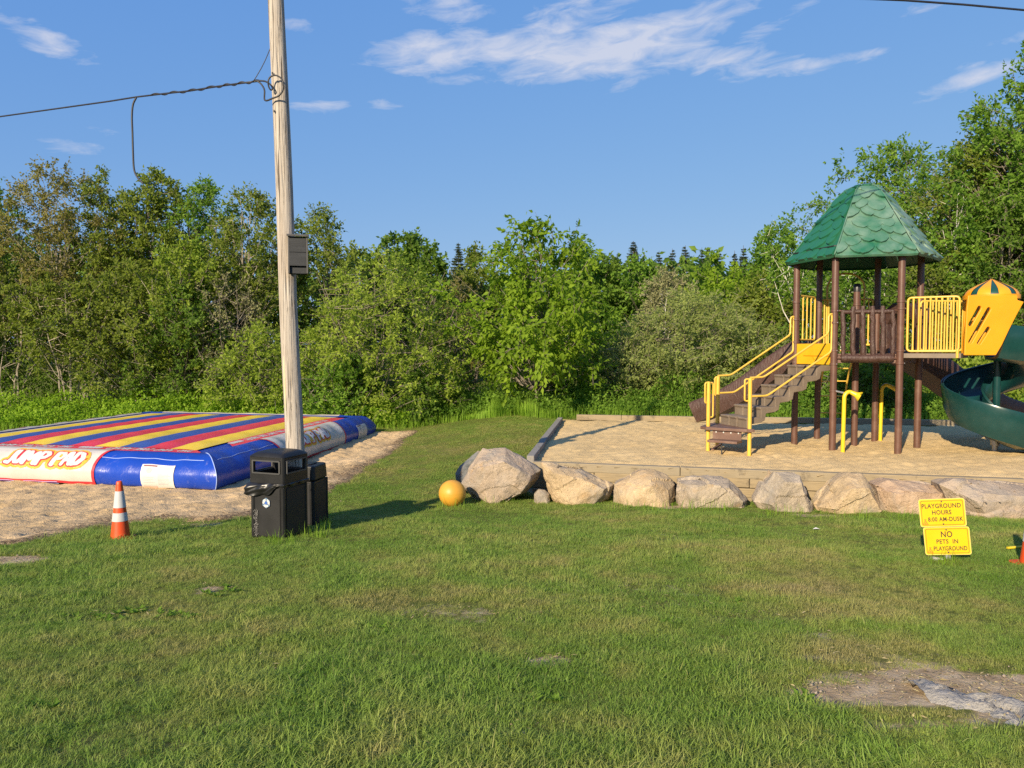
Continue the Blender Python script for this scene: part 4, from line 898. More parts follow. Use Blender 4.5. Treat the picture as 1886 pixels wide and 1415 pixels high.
# ================================================================== INFLATABLE PAD
def pad():
    T = thing('jump_pad', 'large blue inflatable jump pad with striped top and white lettered banners', 'inflatable', tuple(PA + Vector((0, 0, PADZ))))
    H = PADH
    prof = [(.16, 0), (.05, .05), (.01, .16), (-.01, .28), (-.01, .42), (.03, .56), (.10, .69), (.20, .81), (.31, .885), (.42, .90), (.50, .885), (.54, .86)]   # (inset, height/H)
    prof = [(a, b * H) for a, b in prof]
    cum = [0]
    for i in range(1, len(prof)): cum.append(cum[-1] + math.hypot(prof[i][0] - prof[i - 1][0], prof[i][1] - prof[i - 1][1]))
    def pr(q):          # q along the profile, 0 foot .. 1 inner seam -> inset, z, outward normal
        s = q * cum[-1]; d = np.interp(s, cum, [p[0] for p in prof]); z = np.interp(s, cum, [p[1] for p in prof])
        s0, s1 = max(0, s - .06), min(cum[-1], s + .06)
        dd = np.interp(s1, cum, [p[0] for p in prof]) - np.interp(s0, cum, [p[0] for p in prof]); dz = np.interp(s1, cum, [p[1] for p in prof]) - np.interp(s0, cum, [p[1] for p in prof])
        l = math.hypot(dd, dz); return float(d), float(z), (-dz / l, dd / l)      # normal: inset part (negative = outwards), z part
    def puff(side, a, q):       # slight gathers of the vinyl
        k = math.sin(PI * min(1, q)) ; return (.012 * math.sin(a * 5.1 + side) + .009 * math.sin(a * 11.3 + 2 * side) + .0025 * math.sin(a * 23 + q * 6) * math.sin(a * 1.7)) * k - .028 * math.exp(-(q / .06) ** 2) * abs(math.sin(a * 2.6 + side))
    SL = [PADW, PADL, PADW, PADL]
    def surf(side, a, q, off=0.0):
        """side 0 front, 1 right, 2 back, 3 left; a = metres along it from its first corner as walked inside-out."""
        d, z, (nd, nz) = pr(q); o = off + puff(side, a, q); d += nd * o; z += nz * o
        if side == 0: t, s = a, d
        elif side == 1: t, s = d, a
        elif side == 2: t, s = a, PADL - d
        else: t, s = PADW - d, a
        return PA + FV * t + RV * s + Vector((0, 0, PADZ + z))
    b = MB(); nq = 26
    for side in range(4):
        na = 90
        def f(u, v, side=side):
            d = pr(v)[0]; a = d + (SL[side] - 2 * d) * u; return surf(side, a, v)
        b.grid(f, na, nq)
    b.build('tube_body', MT['blue'], T, smooth=50, normals=False)
    # pale welded seam along the tube
    for side in (0, 1):
        m = MB(); m.tube([surf(side, .32 + (2.05 if side == 0 else 2.2) * k / 70, .62, .002) for k in range(71)], .006, 5); m.build('welt_seam', MT['seam'], T, smooth=180)
    m = MB(); m.tube([surf(0, pr(q)[0], q, .003) for q in np.linspace(.05, .95, 24)], .009, 5); m.build('corner_seam', MT['seam'], T, smooth=180)
    # top field
    D1 = .54; D2 = .95
    def topz(t, s):
        u = min(t - D1, PADW - D1 - t) / 2.2; v = min(s - D1, PADL - D1 - s) / 2.2
        return PADZ + .83 * H + .06 * (1 - (1 - min(1, max(0, u))) ** 2) * (1 - (1 - min(1, max(0, v))) ** 2)
    def top(t, s, off=0): return PA + FV * t + RV * s + Vector((0, 0, topz(t, s) + off))
    m = MB(); m.grid(lambda u, v: top(D1 - .04 + (PADW - 2 * D1 + .08) * u, D1 - .04 + (PADL - 2 * D1 + .08) * v, -.01), 24, 28); m.build('top_sheet', MT['blue'], T, smooth=180, normals=False)
    n = 10; w = (PADW - 2 * D2) / n; cols = ['yellowv', 'red', 'stripe_blue'] * 4
    for i in range(n):
        t0 = D2 + w * i
        def f(u, v, t0=t0):
            t = t0 + w * u; e0, e1 = D2 - .05, PADL - D2 + .05
            taper = min(1, min(v, 1 - v) * 16); s = e0 + (e1 - e0) * v
            hgt = math.sin(PI * u) ** .6 * .045 * (.25 + .75 * taper) if 0 < u < 1 else 0
            return top(t, s, .012 + hgt + .004 * math.sin(s * 9 + i) * math.sin(PI * u))
        m = MB(); m.grid(f, 8, 60); m.build('stripe', MT[cols[i]], T, smooth=180, normals=False)
    # flat printed strips round the stripes (front, right: red; back, left: pale)
    def strip_pt(side, a, r, off=.014):
        d = D1 + .01 + (D2 - D1 - .02) * r
        t, s = [(a, d), (d, a), (a, PADL - d), (PADW - d, a)][side]; return top(t, s, off)
    def strip(side, a0, a1, mat):
        m = MB()
        def f(u, v):
            d = D1 + (D2 - D1) * v; aa0 = max(a0, d) if side != 1 else a0 + (v * .5 if a0 > 1 else 0); aa1 = min(a1, SL[side] - d)
            return strip_pt(side, aa0 + (aa1 - aa0) * u, v)
        m.grid(f, 40, 4); return m.build('printed_strip', mat, T, smooth=180, normals=False)
    sr = strip(0, .70, PADW, MT['red']); rr = strip(1, 1.55, PADL - .9, MT['red']); strip(2, .9, PADW, MT['cream']); ls = strip(3, .5, PADL, MT['white'])
    m = MB(); m.grid(lambda u, v: surf(3, .9 + (PADL - 1.8) * u, .60 + .38 * v, .010), 60, 8); l2 = m.build('edge_strip', MT['white'], T, smooth=180, normals=False)
    m = MB(); m.grid(lambda u, v: surf(2, .9 + (PADW - 1.8) * u, .66 + .32 * v, .010), 60, 8); m.build('edge_strip', MT['cream'], T, smooth=180, normals=False)
    # strokes -> flat lettering on any surface map
    GL = {'J': [[(.42, 1), (.42, .28), (.30, .03), (.10, .08)]], 'U': [[(.02, 1), (.02, .3), (.14, .03), (.34, .03), (.46, .3), (.46, 1)]],
          'M': [[(0, 0), (.08, 1), (.30, .30), (.54, 1), (.62, 0)]], 'P': [[(.04, 0), (.06, 1), (.36, .96), (.48, .74), (.36, .50), (.08, .46)]],
          'A': [[(0, 0), (.20, 1), (.32, 1), (.52, 0)], [(.10, .34), (.44, .34)]], 'D': [[(.04, .02), (.06, 1), (.34, .92), (.50, .5), (.34, .10), (.04, .02)]],
          'N': [[(0, 0), (0, 1), (.42, 0), (.42, 1)]], 'O': [[(.2, 0), (0, .3), (0, .7), (.2, 1), (.36, .8), (.36, .2), (.2, 0)]], 'Z': [[(0, 1), (.4, 1), (0, 0), (.4, 0)]],
          'E': [[(.36, 1), (0, 1), (0, 0), (.36, 0)], [(0, .5), (.3, .5)]], 'B': [[(0, 0), (0, 1), (.28, .95), (.3, .6), (0, .52), (.34, .45), (.34, .06), (0, 0)]],
          'V': [[(0, 1), (.2, 0), (.4, 1)]], '^': [[(.15, 0), (.15, 1), (-.05, .6)], [(.15, 1), (.35, .6)]]}
    def letters(text, h, adv, fn, layers, parent, name, shear=.12, scale=None):
        z = [0.0]
        for li, (r, mat, off) in enumerate(layers):
            x = 0.0
            for ci, ch in enumerate(text):
                m = MB()
                sc_ = scale[ci] if scale else 1
                for st in GL.get(ch, []):
                    pts = [(x + (px_ + shear * py_) * h * sc_, py_ * h * sc_ + (1 - sc_) * h * .4) for px_, py_ in st]
                    dense = []
                    for p, q in zip(pts, pts[1:]):
                        k = max(1, int(math.hypot(q[0] - p[0], q[1] - p[1]) / (.14 * h)))
                        dense += [(p[0] + (q[0] - p[0]) * j / k, p[1] + (q[1] - p[1]) * j / k) for j in range(k)]
                    dense.append(pts[-1])
                    for p, q in zip(dense, dense[1:]):
                        dx, dy = q[0] - p[0], q[1] - p[1]; l = math.hypot(dx, dy) or 1; nx_, ny_ = -dy / l * r, dx / l * r
                        z[0] += .00003; o = off + z[0] % .0012
                        m.add([fn(p[0] + nx_, p[1] + ny_, o), fn(p[0] - nx_, p[1] - ny_, o), fn(q[0] - nx_, q[1] - ny_, o), fn(q[0] + nx_, q[1] + ny_, o)], [(0, 1, 2, 3)])
                    for p in dense:
                        z[0] += .00003; o = off + z[0] % .0012
                        m.add([fn(p[0] + r * math.cos(2 * PI * k / 8), p[1] + r * math.sin(2 * PI * k / 8), o) for k in range(8)], [tuple(range(8))])
                x += adv.get(ch, .5) * h * sc_
                if m.f: m.build(name, MT[mat], parent, normals=False)
    ADV = {'J': .58, 'U': .62, 'M': .76, 'P': .60, ' ': .30, 'A': .64, 'D': .62, 'N': .6, 'O': .52, 'Z': .56, 'E': .52, 'B': .5, 'V': .52, '^': .5}
    CT = cum[-1]
    def banner(side, a0, a1):
        q0, q1 = .16, .975
        def edge(q, right):          # upper corners of the banner sweep inwards
            k = max(0, (q - .30) / (q1 - .30)); return -.17 * k * k
        def f(u, v):
            q = q0 + (q1 - q0) * v; a = a0 + edge(q, 0) * -1 + (a1 - a0 + 2 * edge(q, 1)) * u if False else a0 - 0 + edge(q, 0) + (a1 - a0 - 2 * edge(q, 0)) * u
            return surf(side, a, q, .010)
        m = MB(); m.grid(f, 60, 26); bn = m.build('banner', MT['white'], T, smooth=180, normals=False)
        m = MB()
        for uu in (0, 1):
            def g(u, v, uu=uu):
                q = q0 + (q1 - q0) * v; e = edge(q, 0); a = (a0 + e) if uu == 0 else (a1 - e); return surf(side, a + (u - .5) * .055, q, .0135)
            m.grid(g, 1, 26)
        m.grid(lambda u, v: surf(side, a0 - .027 + (a1 - a0 + .054) * u, q0 - .035 + .045 * v, .0145), 60, 2)
        m.build('banner_border', MT['print_red'], bn, normals=False)
        h = .245; XS = 1.42; tw = (sum(ADV[c] for c in 'JUMPPA') + ADV[' '] + .5) * h
        def fn(x, y, o):
            a = (a0 + a1) / 2 - (.16 if side == 0 else 0) + (tw / 2 - x if side == 0 else x - tw / 2) * XS
            return surf(side, a, .44 + y / CT, .0155 + o)
        scl = [1.05, .98, 1.0, 1.05, 1, 1.08, .95, 1.0]
        letters('JUMP PAD', h, ADV, fn, [(.095, 'print_yellow', .0), (.054, 'print_red', .004), (.032, 'print_white', .008)], bn, 'letter', .12, scl)
    banner(0, 2.42, 4.98); banner(1, 2.55, PADL - 2.45)
    # warning text on the red strips, read from the middle of the pad, and cloud marks
    def strip_text(par, side, a_start, rep):
        def mk(off_a):
            def fn(x, y, o):
                if side == 0: a = off_a + x; r = .80 - y / (D2 - D1)
                else: a = off_a - x; r = .80 - y / (D2 - D1)
                p = strip_pt(side, a, max(0, min(1, r)), .017 + o); return p
            return fn
        for k in range(rep):
            oa = a_start + k * 2.55 if side == 0 else a_start + (k + 1) * 2.55
            letters('^NO JUMP ZONE ABOVE^', .17, {c: v * 1.0 for c, v in ADV.items()}, mk(oa), [(.014, 'print_white', 0)], par, 'letter', .08)
            m = MB()
            for j in range(2):
                aa = oa + (2.02 + .24 * j) * (1 if side == 0 else -1)
                for dx in (-.07, 0, .07):
                    m.add([strip_pt(side, aa + dx + .06 * math.cos(2 * PI * q / 10), .62 + .2 * math.sin(2 * PI * q / 10), .0185 + .0008 * (dx > 0) + .0004 * (dx == 0)) for q in range(10)], [tuple(range(10))])
            m.build('cloud_mark', MT['print_white'], par, normals=False)
    strip_text(sr, 0, .95, 2); strip_text(rr, 1, 1.7, 2)
    m = MB(); r3 = random.Random(5)
    a = 1.1
    while a < PADL - 1.2:
        wd = r3.uniform(.03, .09); q0_ = r3.uniform(.74, .8); m.add([surf(3, a, q0_, .014), surf(3, a + wd, q0_ + .01, .014), surf(3, a + wd, q0_ + .1, .014), surf(3, a, q0_ + .11, .014)], [(0, 1, 2, 3)]); a += wd + r3.uniform(.02, .09)
    m.build('lettering', MT['print_dark'], l2, normals=False)['kind'] = 'stuff'
    # printed warning labels on the tube
    def label(side, a0, a1):
        q0, q1 = .10, .50
        def S(u, v, o=.0): return surf(side, a0 + (a1 - a0) * u, q0 + (q1 - q0) * v, .011 + o)
        m = MB(); m.grid(lambda u, v: S(u, v), 10, 14); lb = m.build('warning_label', MT['print_white'], T, smooth=180, normals=False)
        m = MB()
        fl = (lambda u: 1 - u) if side == 0 else (lambda u: u)      # reading direction seen from outside
        def rect(u0, u1, v0, v1, mm): mm.grid(lambda u, v: S(fl(u0 + (u1 - u0) * u), v0 + (v1 - v0) * v, .0025), 3, 2)
        rect(.06, .47, .90, .96, m); m.build('print', MT['print_dark'], lb, normals=False)
        m = MB(); rect(.06, .47, .03, .12, m); m.build('print', MT['print_pink'], lb, normals=False)
        m = MB(); r2 = random.Random(side)
        for k in range(13):
            v = .88 - k * .058; rect(.53, .53 + r2.uniform(.25, .40), v - .008, v + .008, m)
        for k in range(4):
            v = .48 - k * .07; rect(.08, .08 + r2.uniform(.2, .36), v - .008, v + .008, m)
        m.add([S(fl(.26 + .085 * math.cos(2 * PI * k / 12)), .74 + .11 * math.sin(2 * PI * k / 12), .0025) for k in range(12)], [tuple(range(12))])
        m.build('print', MT['print_grey'], lb, normals=False)
    label(0, .82, 1.46); label(1, PADL - 1.45, PADL - .8)
    # blue closing flap low on the front
    m = MB(); m.grid(lambda u, v: surf(0, 3.2 + 2.6 * u, .02 + .12 * v, .010 + .006 * math.sin(u * 30)), 30, 3); fp = m.build('flap', MT['blue'], T, smooth=180, normals=False)
    m = MB()
    for q in (.03, .085, .138): m.tube([surf(0, 3.2 + 2.6 * k / 30, q, .014) for k in range(31)], .005, 4)
    m.build('flap_stitching', MT['seam'], fp)
pad()

# ================================================================== UTILITY POLE, BAT BOX, CABLES
PB = Vector((-2.635, 9.30, gz(-2.635, 9.3) - .3)); PT = Vector((PB.x - .272, 9.30, 9.4))
def pole_at(z): return PB.lerp(PT, (z - PB.z) / (PT.z - PB.z))
def pole_r(z): return .116 - .0035 * (z - PB.z)
def pole_mat():
    m, t, b = newmat('weathered_pole_wood')
    tc = N(t, 'ShaderNodeTexCoord').outputs['Object']
    mp = N(t, 'ShaderNodeMapping'); mp.inputs['Scale'].default_value = (26, 26, .6); t.links.new(tc, mp.inputs[0])
    mp2 = N(t, 'ShaderNodeMapping'); mp2.inputs['Scale'].default_value = (44, 44, .7); t.links.new(tc, mp2.inputs[0])
    n1 = noise_(t, mp.outputs[0], 1.5, 7, .65, .5); n2 = noise_(t, mp2.outputs[0], 1.4, 3, .6, .3); n3 = noise_(t, tc, 1.1, 5)
    c = ramp_(t, n1, [(.3, (.31, .265, .222)), (.55, (.43, .385, .335)), (.75, (.50, .46, .41))])
    c = mixc(t, M_(t, 'MULTIPLY', M_(t, 'SUBTRACT', n3, .5, clamp=True), 3, clamp=True), c, (.33, .265, .21))
    cr = M_(t, 'MULTIPLY', M_(t, 'SUBTRACT', n2, .57, clamp=True), 9, clamp=True)
    c = mixc(t, cr, c, (.09, .07, .055)); t.links.new(c, b.inputs['Base Color']); b.inputs['Roughness'].default_value = .9; b.inputs['Specular IOR Level'].default_value = .2
    bump_(t, b, M_(t, 'SUBTRACT', n1, M_(t, 'MULTIPLY', cr, .8)), .9, .02); return m
MT['pole'] = pole_mat()
def pole():
    T = thing('utility_pole', 'weathered grey wooden utility pole leaning slightly behind the recycling bin', 'pole', tuple(PB + Vector((0, 0, .3))))
    b = MB(); n = 60; seg = 40; vs = []
    for i in range(n + 1):
        z = PB.z + (PT.z - PB.z) * i / n; c = pole_at(z); c = c + Vector((.006 * math.sin(z * 1.7), .004 * math.sin(z * 2.3), 0)); r0 = pole_r(z)
        for k in range(seg):
            a = 2 * PI * k / seg; r = r0 * (1 + .012 * math.sin(3 * a + z * .8) + .008 * math.sin(11 * a + 2 * math.sin(z)))
            cp = ((k * 7 + 3) % 11 == 0) and math.sin(z * (.9 + .13 * k) + k * 2) > .1
            if cp: r -= .012
            vs.append(c + Vector((math.cos(a) * r, math.sin(a) * r, 0)))
    b.add(vs, [(i * seg + k, i * seg + (k + 1) % seg, (i + 1) * seg + (k + 1) % seg, (i + 1) * seg + k) for i in range(n) for k in range(seg)] + [tuple(n * seg + k for k in range(seg))])
    b.build('shaft', MT['pole'], T, smooth=40)
    # split pale sliver of wood, cable staples
    z0 = 2.19 + (HY - 690) / F * 9.2
    m = MB(); c = pole_at(1.75); a = R(238)
    m.tube([pole_at(z) + Vector((math.cos(a), math.sin(a), 0)) * (pole_r(z) + .004) for z in (1.45, 1.6, 1.8, 2.0, 2.12)], [.003, .012, .014, .010, .003], 5); m.build('wood_splinter', pm('fresh_split_wood', (.66, .56, .36), .8, .1, 8), T)
    for px, py in ((507, 141), (510, 210)):
        p = at(px, py, 9.30); z = p.z; q = pole_at(z); m = MB(); m.box((p.x, q.y - pole_r(z) - .01, z), (.016, .016, .03)); m.build('staple', MT['rubber'], T, bevel=.004)
pole()
def bat_box():
    zc = at(549, 471, 9.2).z; c = at(549, 471, 9.17); ang = R(14)
    T = thing('bat_box', 'dark grey wooden bat box fixed to the utility pole', 'bat box', (c.x, c.y, zc - .225))
    ux = Vector((math.cos(ang), math.sin(ang), 0)); uy = Vector((-math.sin(ang), math.cos(ang), 0))
    def bx(name, lx, ly, lz, s, mat, tilt=0):
        o = Vector(T.location) + ux * lx + uy * ly + Vector((0, 0, lz)); Mx = Matrix.Translation(o) @ Matrix.Rotation(ang, 4, 'Z') @ Matrix.Rotation(tilt, 4, 'X'); m = MB(); m.box(None, s, 0, 0, Mx); return m.build(name, MT[mat], T, bevel=.003)
    bx('back_board', 0, .045, .225, (.205, .018, .45), 'dark_board')
    bx('side_board', -.106, -.005, .225, (.018, .115, .44), 'grey_board'); bx('side_board', .106, -.005, .225, (.018, .115, .44), 'grey_board')
    bx('front_board', 0, -.052, .338, (.192, .016, .165), 'dark_board'); bx('front_board', 0, -.055, .172, (.192, .016, .158), 'dark_board'); bx('front_board', 0, -.02, .045, (.192, .016, .08), 'dark_board')
    bx('roof_board', 0, -.012, .462, (.255, .155, .020), 'grey_board', R(10))
bat_box()
def wire(name, label, pts, r, parts=None, seg=5):
    m = MB(); m.tube(pts, r, seg); o = m.build(name, MT['cable'], None, pts[0], smooth=180); return tag(o, label, 'cable')
def sag(a, b, s, n=30): return [Vector(a).lerp(Vector(b), k / n) - Vector((0, 0, s * 4 * (k / n) * (1 - k / n))) for k in range(n + 1)]
def cables():
    dY = lambda px: 9.28 + (480 - px) / 480 * 2.6
    A = [(480, 149), (440, 154), (400, 159.5), (350, 167.5), (300, 173), (250, 179), (200, 187), (150, 194), (100, 201), (50, 208), (0, 215), (-120, 229), (-300, 246), (-700, 268), (-1200, 280)]
    main = [at(x, y, dY(x)) for x, y in A]
    T = thing('overhead_cable', 'black twisted overhead cable looped on the pole with an end hanging down', 'cable', tuple(main[0]))
    m = MB(); m.tube(main, .011, 6); m.build('support_strand', MT['cable'], T, smooth=180)
    m = MB(); pts = []
    for k in range(81):
        t = k / 80; i = t * 4.4; j = int(i); p = main[j].lerp(main[j + 1], i - j); a = t * 2 * PI * 6.5
        pts.append(p + Vector((0, math.cos(a) * .014, math.sin(a) * .016)))
    m.tube(pts, .008, 5)
    m.build('twisted_strand', MT['cable'], T, smooth=180)
    def pth(L, Y, r, name):
        P = [at(x, y, Y if not isinstance(Y, list) else Y[i]) for i, (x, y) in enumerate(L)]
        Q = []
        for i in range(len(P) - 1):
            p0, p1, p2, p3 = P[max(0, i - 1)], P[i], P[i + 1], P[min(len(P) - 1, i + 2)]
            for k in range(6):
                t = k / 6; Q.append(.5 * ((2 * p1) + (p2 - p0) * t + (2 * p0 - 5 * p1 + 4 * p2 - p3) * t * t + (3 * p1 - p0 - 3 * p2 + p3) * t ** 3))
        Q.append(P[-1]); m = MB(); m.tube(Q, r, 6); m.build(name, MT['cable'], T, smooth=180)
    pth([(474, 149), (488, 150), (498, 156), (502, 163), (499, 166), (495, 160), (494, 150), (498, 142), (508, 139), (518, 145), (522, 156), (521, 166), (514, 176), (503, 181), (488, 185), (487, 166), (480, 154), (472, 149)], [9.28, 9.24, 9.2, 9.16, 9.15, 9.14, 9.13, 9.13, 9.13, 9.13, 9.13, 9.14, 9.14, 9.16, 9.2, 9.24, 9.27, 9.28], .010, 'cable_loop')
    y0 = dY(251)
    pth([(251, 180), (245, 193), (243, 215), (244, 245), (245, 280), (247, 312), (254, 328), (264, 338)], y0, .013, 'hanging_end')
    pth([(468, 148), (480, 128), (490, 108), (499, 86)], [9.29, 9.28, 9.27, 9.3], .005, 'tie_wire')
    pt = pole_at(7.3); pl = pole_at(7.62)
    wire('overhead_wire', 'upper of the two thin wires crossing the top corner of the sky', sag(pl, at(-1400, 330, 17), .0), .011)
    wire('overhead_wire', 'lower of the two thin wires crossing the top corner of the sky', sag(pt, at(-1400, 372, 17), .0), .011)
    q = [at(505, -60, 9.25), at(1100, -24, 10.0), at(1400, -10, 10.5), at(1665, 1, 11), at(1776, 9, 11.2), at(1886, 19, 11.4), at(2300, 62, 12.5), at(3000, 150, 15)]
    wire('overhead_wire', 'thick dark wire crossing the sky above the tall trees', q, .016)
cables()

# ================================================================== BINS
def rbox(m, c, ux, uy, sx, sy, z0, z1, mi=0, ch=.02, top_in=0):
    """upright box with cut corners; centre c, axes ux uy"""
    def ring(z, k, ins=0):
        a, b_ = sx / 2 - ins, sy / 2 - ins; return [Vector((c.x, c.y, z)) + ux * x + uy * y for x, y in ((-a + k, -b_), (a - k, -b_), (a, -b_ + k), (a, b_ - k), (a - k, b_), (-a + k, b_), (-a, b_ - k), (-a, -b_ + k))]
    vs = ring(z0, ch) + ring(z1, ch, top_in); m.add(vs, [tuple(range(8))[::-1], tuple(range(8, 16))] + [(k, (k + 1) % 8, 8 + (k + 1) % 8, 8 + k) for k in range(8)], mi)
def bin_frame(corner, ang, S):
    ux = Vector((math.cos(ang), -math.sin(ang), 0)); uy = Vector((math.sin(ang), math.cos(ang), 0)); c = Vector(corner) - ux * S / 2 + uy * S / 2
    return ux, uy, c
def recycling_bin():
    S = .465; ux, uy, c = bin_frame((-2.59, 8.56, 0), R(20), S); z0 = gz(c.x, c.y) - .015
    T = thing('recycling_bin', 'black square recycling bin with a domed open hood and a white recycling mark', 'bin', (c.x, c.y, z0))
    P = lambda x, y, z: Vector((c.x, c.y, z0 + z)) + ux * x + uy * y
    m = MB(); rbox(m, c, ux, uy, S - .03, S - .03, z0, z0 + .655, ch=.03); m.build('body', MT['black'], T, bevel=.006)
    for k, (dx, dy) in enumerate(((-1, -1), (1, -1), (1, 1), (-1, 1))):
        m = MB(); cc = P(dx * (S / 2 - .028), dy * (S / 2 - .028), 0); rbox(m, cc, ux, uy, .056, .056, z0, z0 + .64, ch=.016); m.build('corner_post', MT['black'], T, bevel=.004)
    for s, (ax, ay) in enumerate(((0, -1), (1, 0), (-1, 0), (0, 1))):
        q = P(ax * (S / 2 - .012), ay * (S / 2 - .012), .33); sx, sy = (.345, .012) if ax == 0 else (.012, .345)
        Mx = Matrix((ux, uy, Vector((0, 0, 1)))).transposed().to_4x4(); Mx.translation = q; m = MB(); m.box(None, (sx, sy, .56), 0, 0, Mx); pn = m.build('side_panel', MT['black_panel'], T, bevel=.004)
        if s == 0:
            f = lambda x, z, o: P(x, -S / 2 + .006 - o + 0, z) + uy * -.0
            ex, ez = -.005, .44
            hexa = lambda r, o: [f(ex + r * math.sin(PI / 3 * k + PI / 6 * 0), ez + r * 1.06 * math.cos(PI / 3 * k), o) for k in range(6)]
            m = MB(); m.add(hexa(.058, .0132), [tuple(range(6))[::-1]]); em = m.build('recycling_emblem', pm('pale_blue_print', (.10, .17, .27), .5, .05), pn, normals=False)
            m = MB()
            for k in range(3):      # three bent white arrows
                a0 = R(90 + 120 * k + 8); pts_o = [(.050, a0), (.052, a0 + R(40)), (.050, a0 + R(84)), (.040, a0 + R(100)), (.023, a0 + R(80)), (.024, a0 + R(42)), (.023, a0 + R(8))]
                m.add([f(ex + r * math.cos(a), ez + r * math.sin(a), .0142) for r, a in pts_o], [tuple(range(7))])
            m.build('emblem_arrows', MT['print_white'], em, normals=False)
            m = MB(); m.add([f(ex + (.024 if k % 2 == 0 else .011) * math.sin(PI / 6 * k), ez + (.024 if k % 2 == 0 else .011) * math.cos(PI / 6 * k), .0152) for k in range(12)], [tuple(range(12))]); m.build('emblem_star', pm('blue_print', (.03, .10, .42), .5, .05), em, normals=False)
            m = MB(); rr = random.Random(3)     # scraped patch low on the front
            for k in range(150):
                x = -.15 + rr.uniform(-.045, .04) * rr.uniform(.3, 1); z = rr.uniform(.05, .36); l = rr.uniform(.003, .015); w = rr.uniform(.0008, .003); a = rr.uniform(.6, 1.9); o = .0135 + k * .00002
                dx, dz = math.cos(a) * l, math.sin(a) * l; m.add([f(x - dz * w / l, z + dx * w / l, o), f(x + dx, z + dz, o), f(x + dz * w / l, z - dx * w / l, o), f(x - dx, z - dz, o)], [(0, 1, 2, 3)])
            m.build('scrape_marks', MT['frame_pale'], pn, normals=False)
    # hood: lower band, four corner pillars, upper band, dome
    h0, h1 = .665, .965; W = S + .012
    hood = MB(); t = .035
    def band(za, zb, m):
        for ax, ay in ((0, -1), (0, 1), (-1, 0), (1, 0)):
            q = P(ax * (W / 2 - t / 2), ay * (W / 2 - t / 2), (za + zb) / 2); Mx = Matrix((ux, uy, Vector((0, 0, 1)))).transposed().to_4x4(); Mx.translation = q
            m.box(None, (W - 2 * t - .002, t, zb - za) if ax == 0 else (t, W - 2 * t - .002, zb - za), 0, 0, Mx)
    band(h0, h0 + .115, hood); band(h1 - .035, h1, hood); hood.build('hood_band', MT['black'], T, bevel=.004)
    for dx, dy in ((-1, -1), (1, -1), (1, 1), (-1, 1)):
        m = MB(); cc = P(dx * (W / 2 - .03), dy * (W / 2 - .03), 0); rbox(m, cc, ux, uy, .06, .06, z0 + h0, z0 + h1, ch=.018); m.build('hood_pillar', MT['black'], T, bevel=.004)
    def dome(u, v):
        x, y = (u - .5) * 2, (v - .5) * 2; k = (1 - abs(x) ** 4) * (1 - abs(y) ** 4); e = max(abs(x), abs(y))
        return P(x * W / 2 * (1 - .02 * (e > .98)), y * W / 2 * (1 - .02 * (e > .98)), h1 + .002 + .062 * k ** .55)
    m = MB(); m.grid(dome, 18, 18); rbox(m, c, ux, uy, W, W, z0 + h1 - .012, z0 + h1 + .001, ch=.03); m.build('dome_lid', MT['black'], T, smooth=60, normals=False)
    for ax, ay in ((0, -1), (1, 0), (0, 1), (-1, 0)):      # lighter frame round each opening
        m = MB(); d = W / 2 + .003; hw = W / 2 - .055
        corners = [(-hw, h0 + .118), (hw, h0 + .118), (hw, h1 - .04), (-hw, h1 - .04)]
        pts = [P(x, -d, z) if ay == -1 else P(x, d, z) if ay == 1 else P(ax * d, x, z) for x, z in corners]
        for i in range(4): m.beam(pts[i], pts[(i + 1) % 4], .016, .016)
        m.build('opening_frame', MT['frame_grey'], T)
    # bag folded out over the rim
    m = MB(); rr = random.Random(9)
    per = [(-1, -1), (1, -1), (1, 1), (-1, 1), (-1, -1)]
    def skirt(u, v):
        k = u * 4; i = min(3, int(k)); fr = k - i; x = per[i][0] + (per[i + 1][0] - per[i][0]) * fr; y = per[i][1] + (per[i + 1][1] - per[i][1]) * fr
        front = max(0, 1 - abs(u - .06) / .16) ; fl = max(0, 1 - abs(((u + .5) % 1) - .5) / .07)
        drop = .03 + .115 * min(1, front * 1.6) + .012 * math.sin(u * 60); out = .004 + v * (.018 + .012 * math.sin(u * 47) + .02 * fl) * (.25 + front)
        bul = (math.sin(PI * v ** .6) * (.022 + .020 * abs(math.sin(u * 41 + v * 1.6)) ** 3) + .006 * math.sin(v * 17 + u * 60)) * (.3 + front)
        return P(x * (S / 2 + out + bul), y * (S / 2 + out + bul), .668 - drop * v + .010 * math.sin(u * 71 + 6 * v) * v)
    m.grid(skirt, 160, 10); m.build('bag_liner', MT['bag'], T, smooth=180, normals=False)
MT['frame_pale'] = pm('pale_scrape', (.17, .165, .16), .7, .3, 30)
recycling_bin()
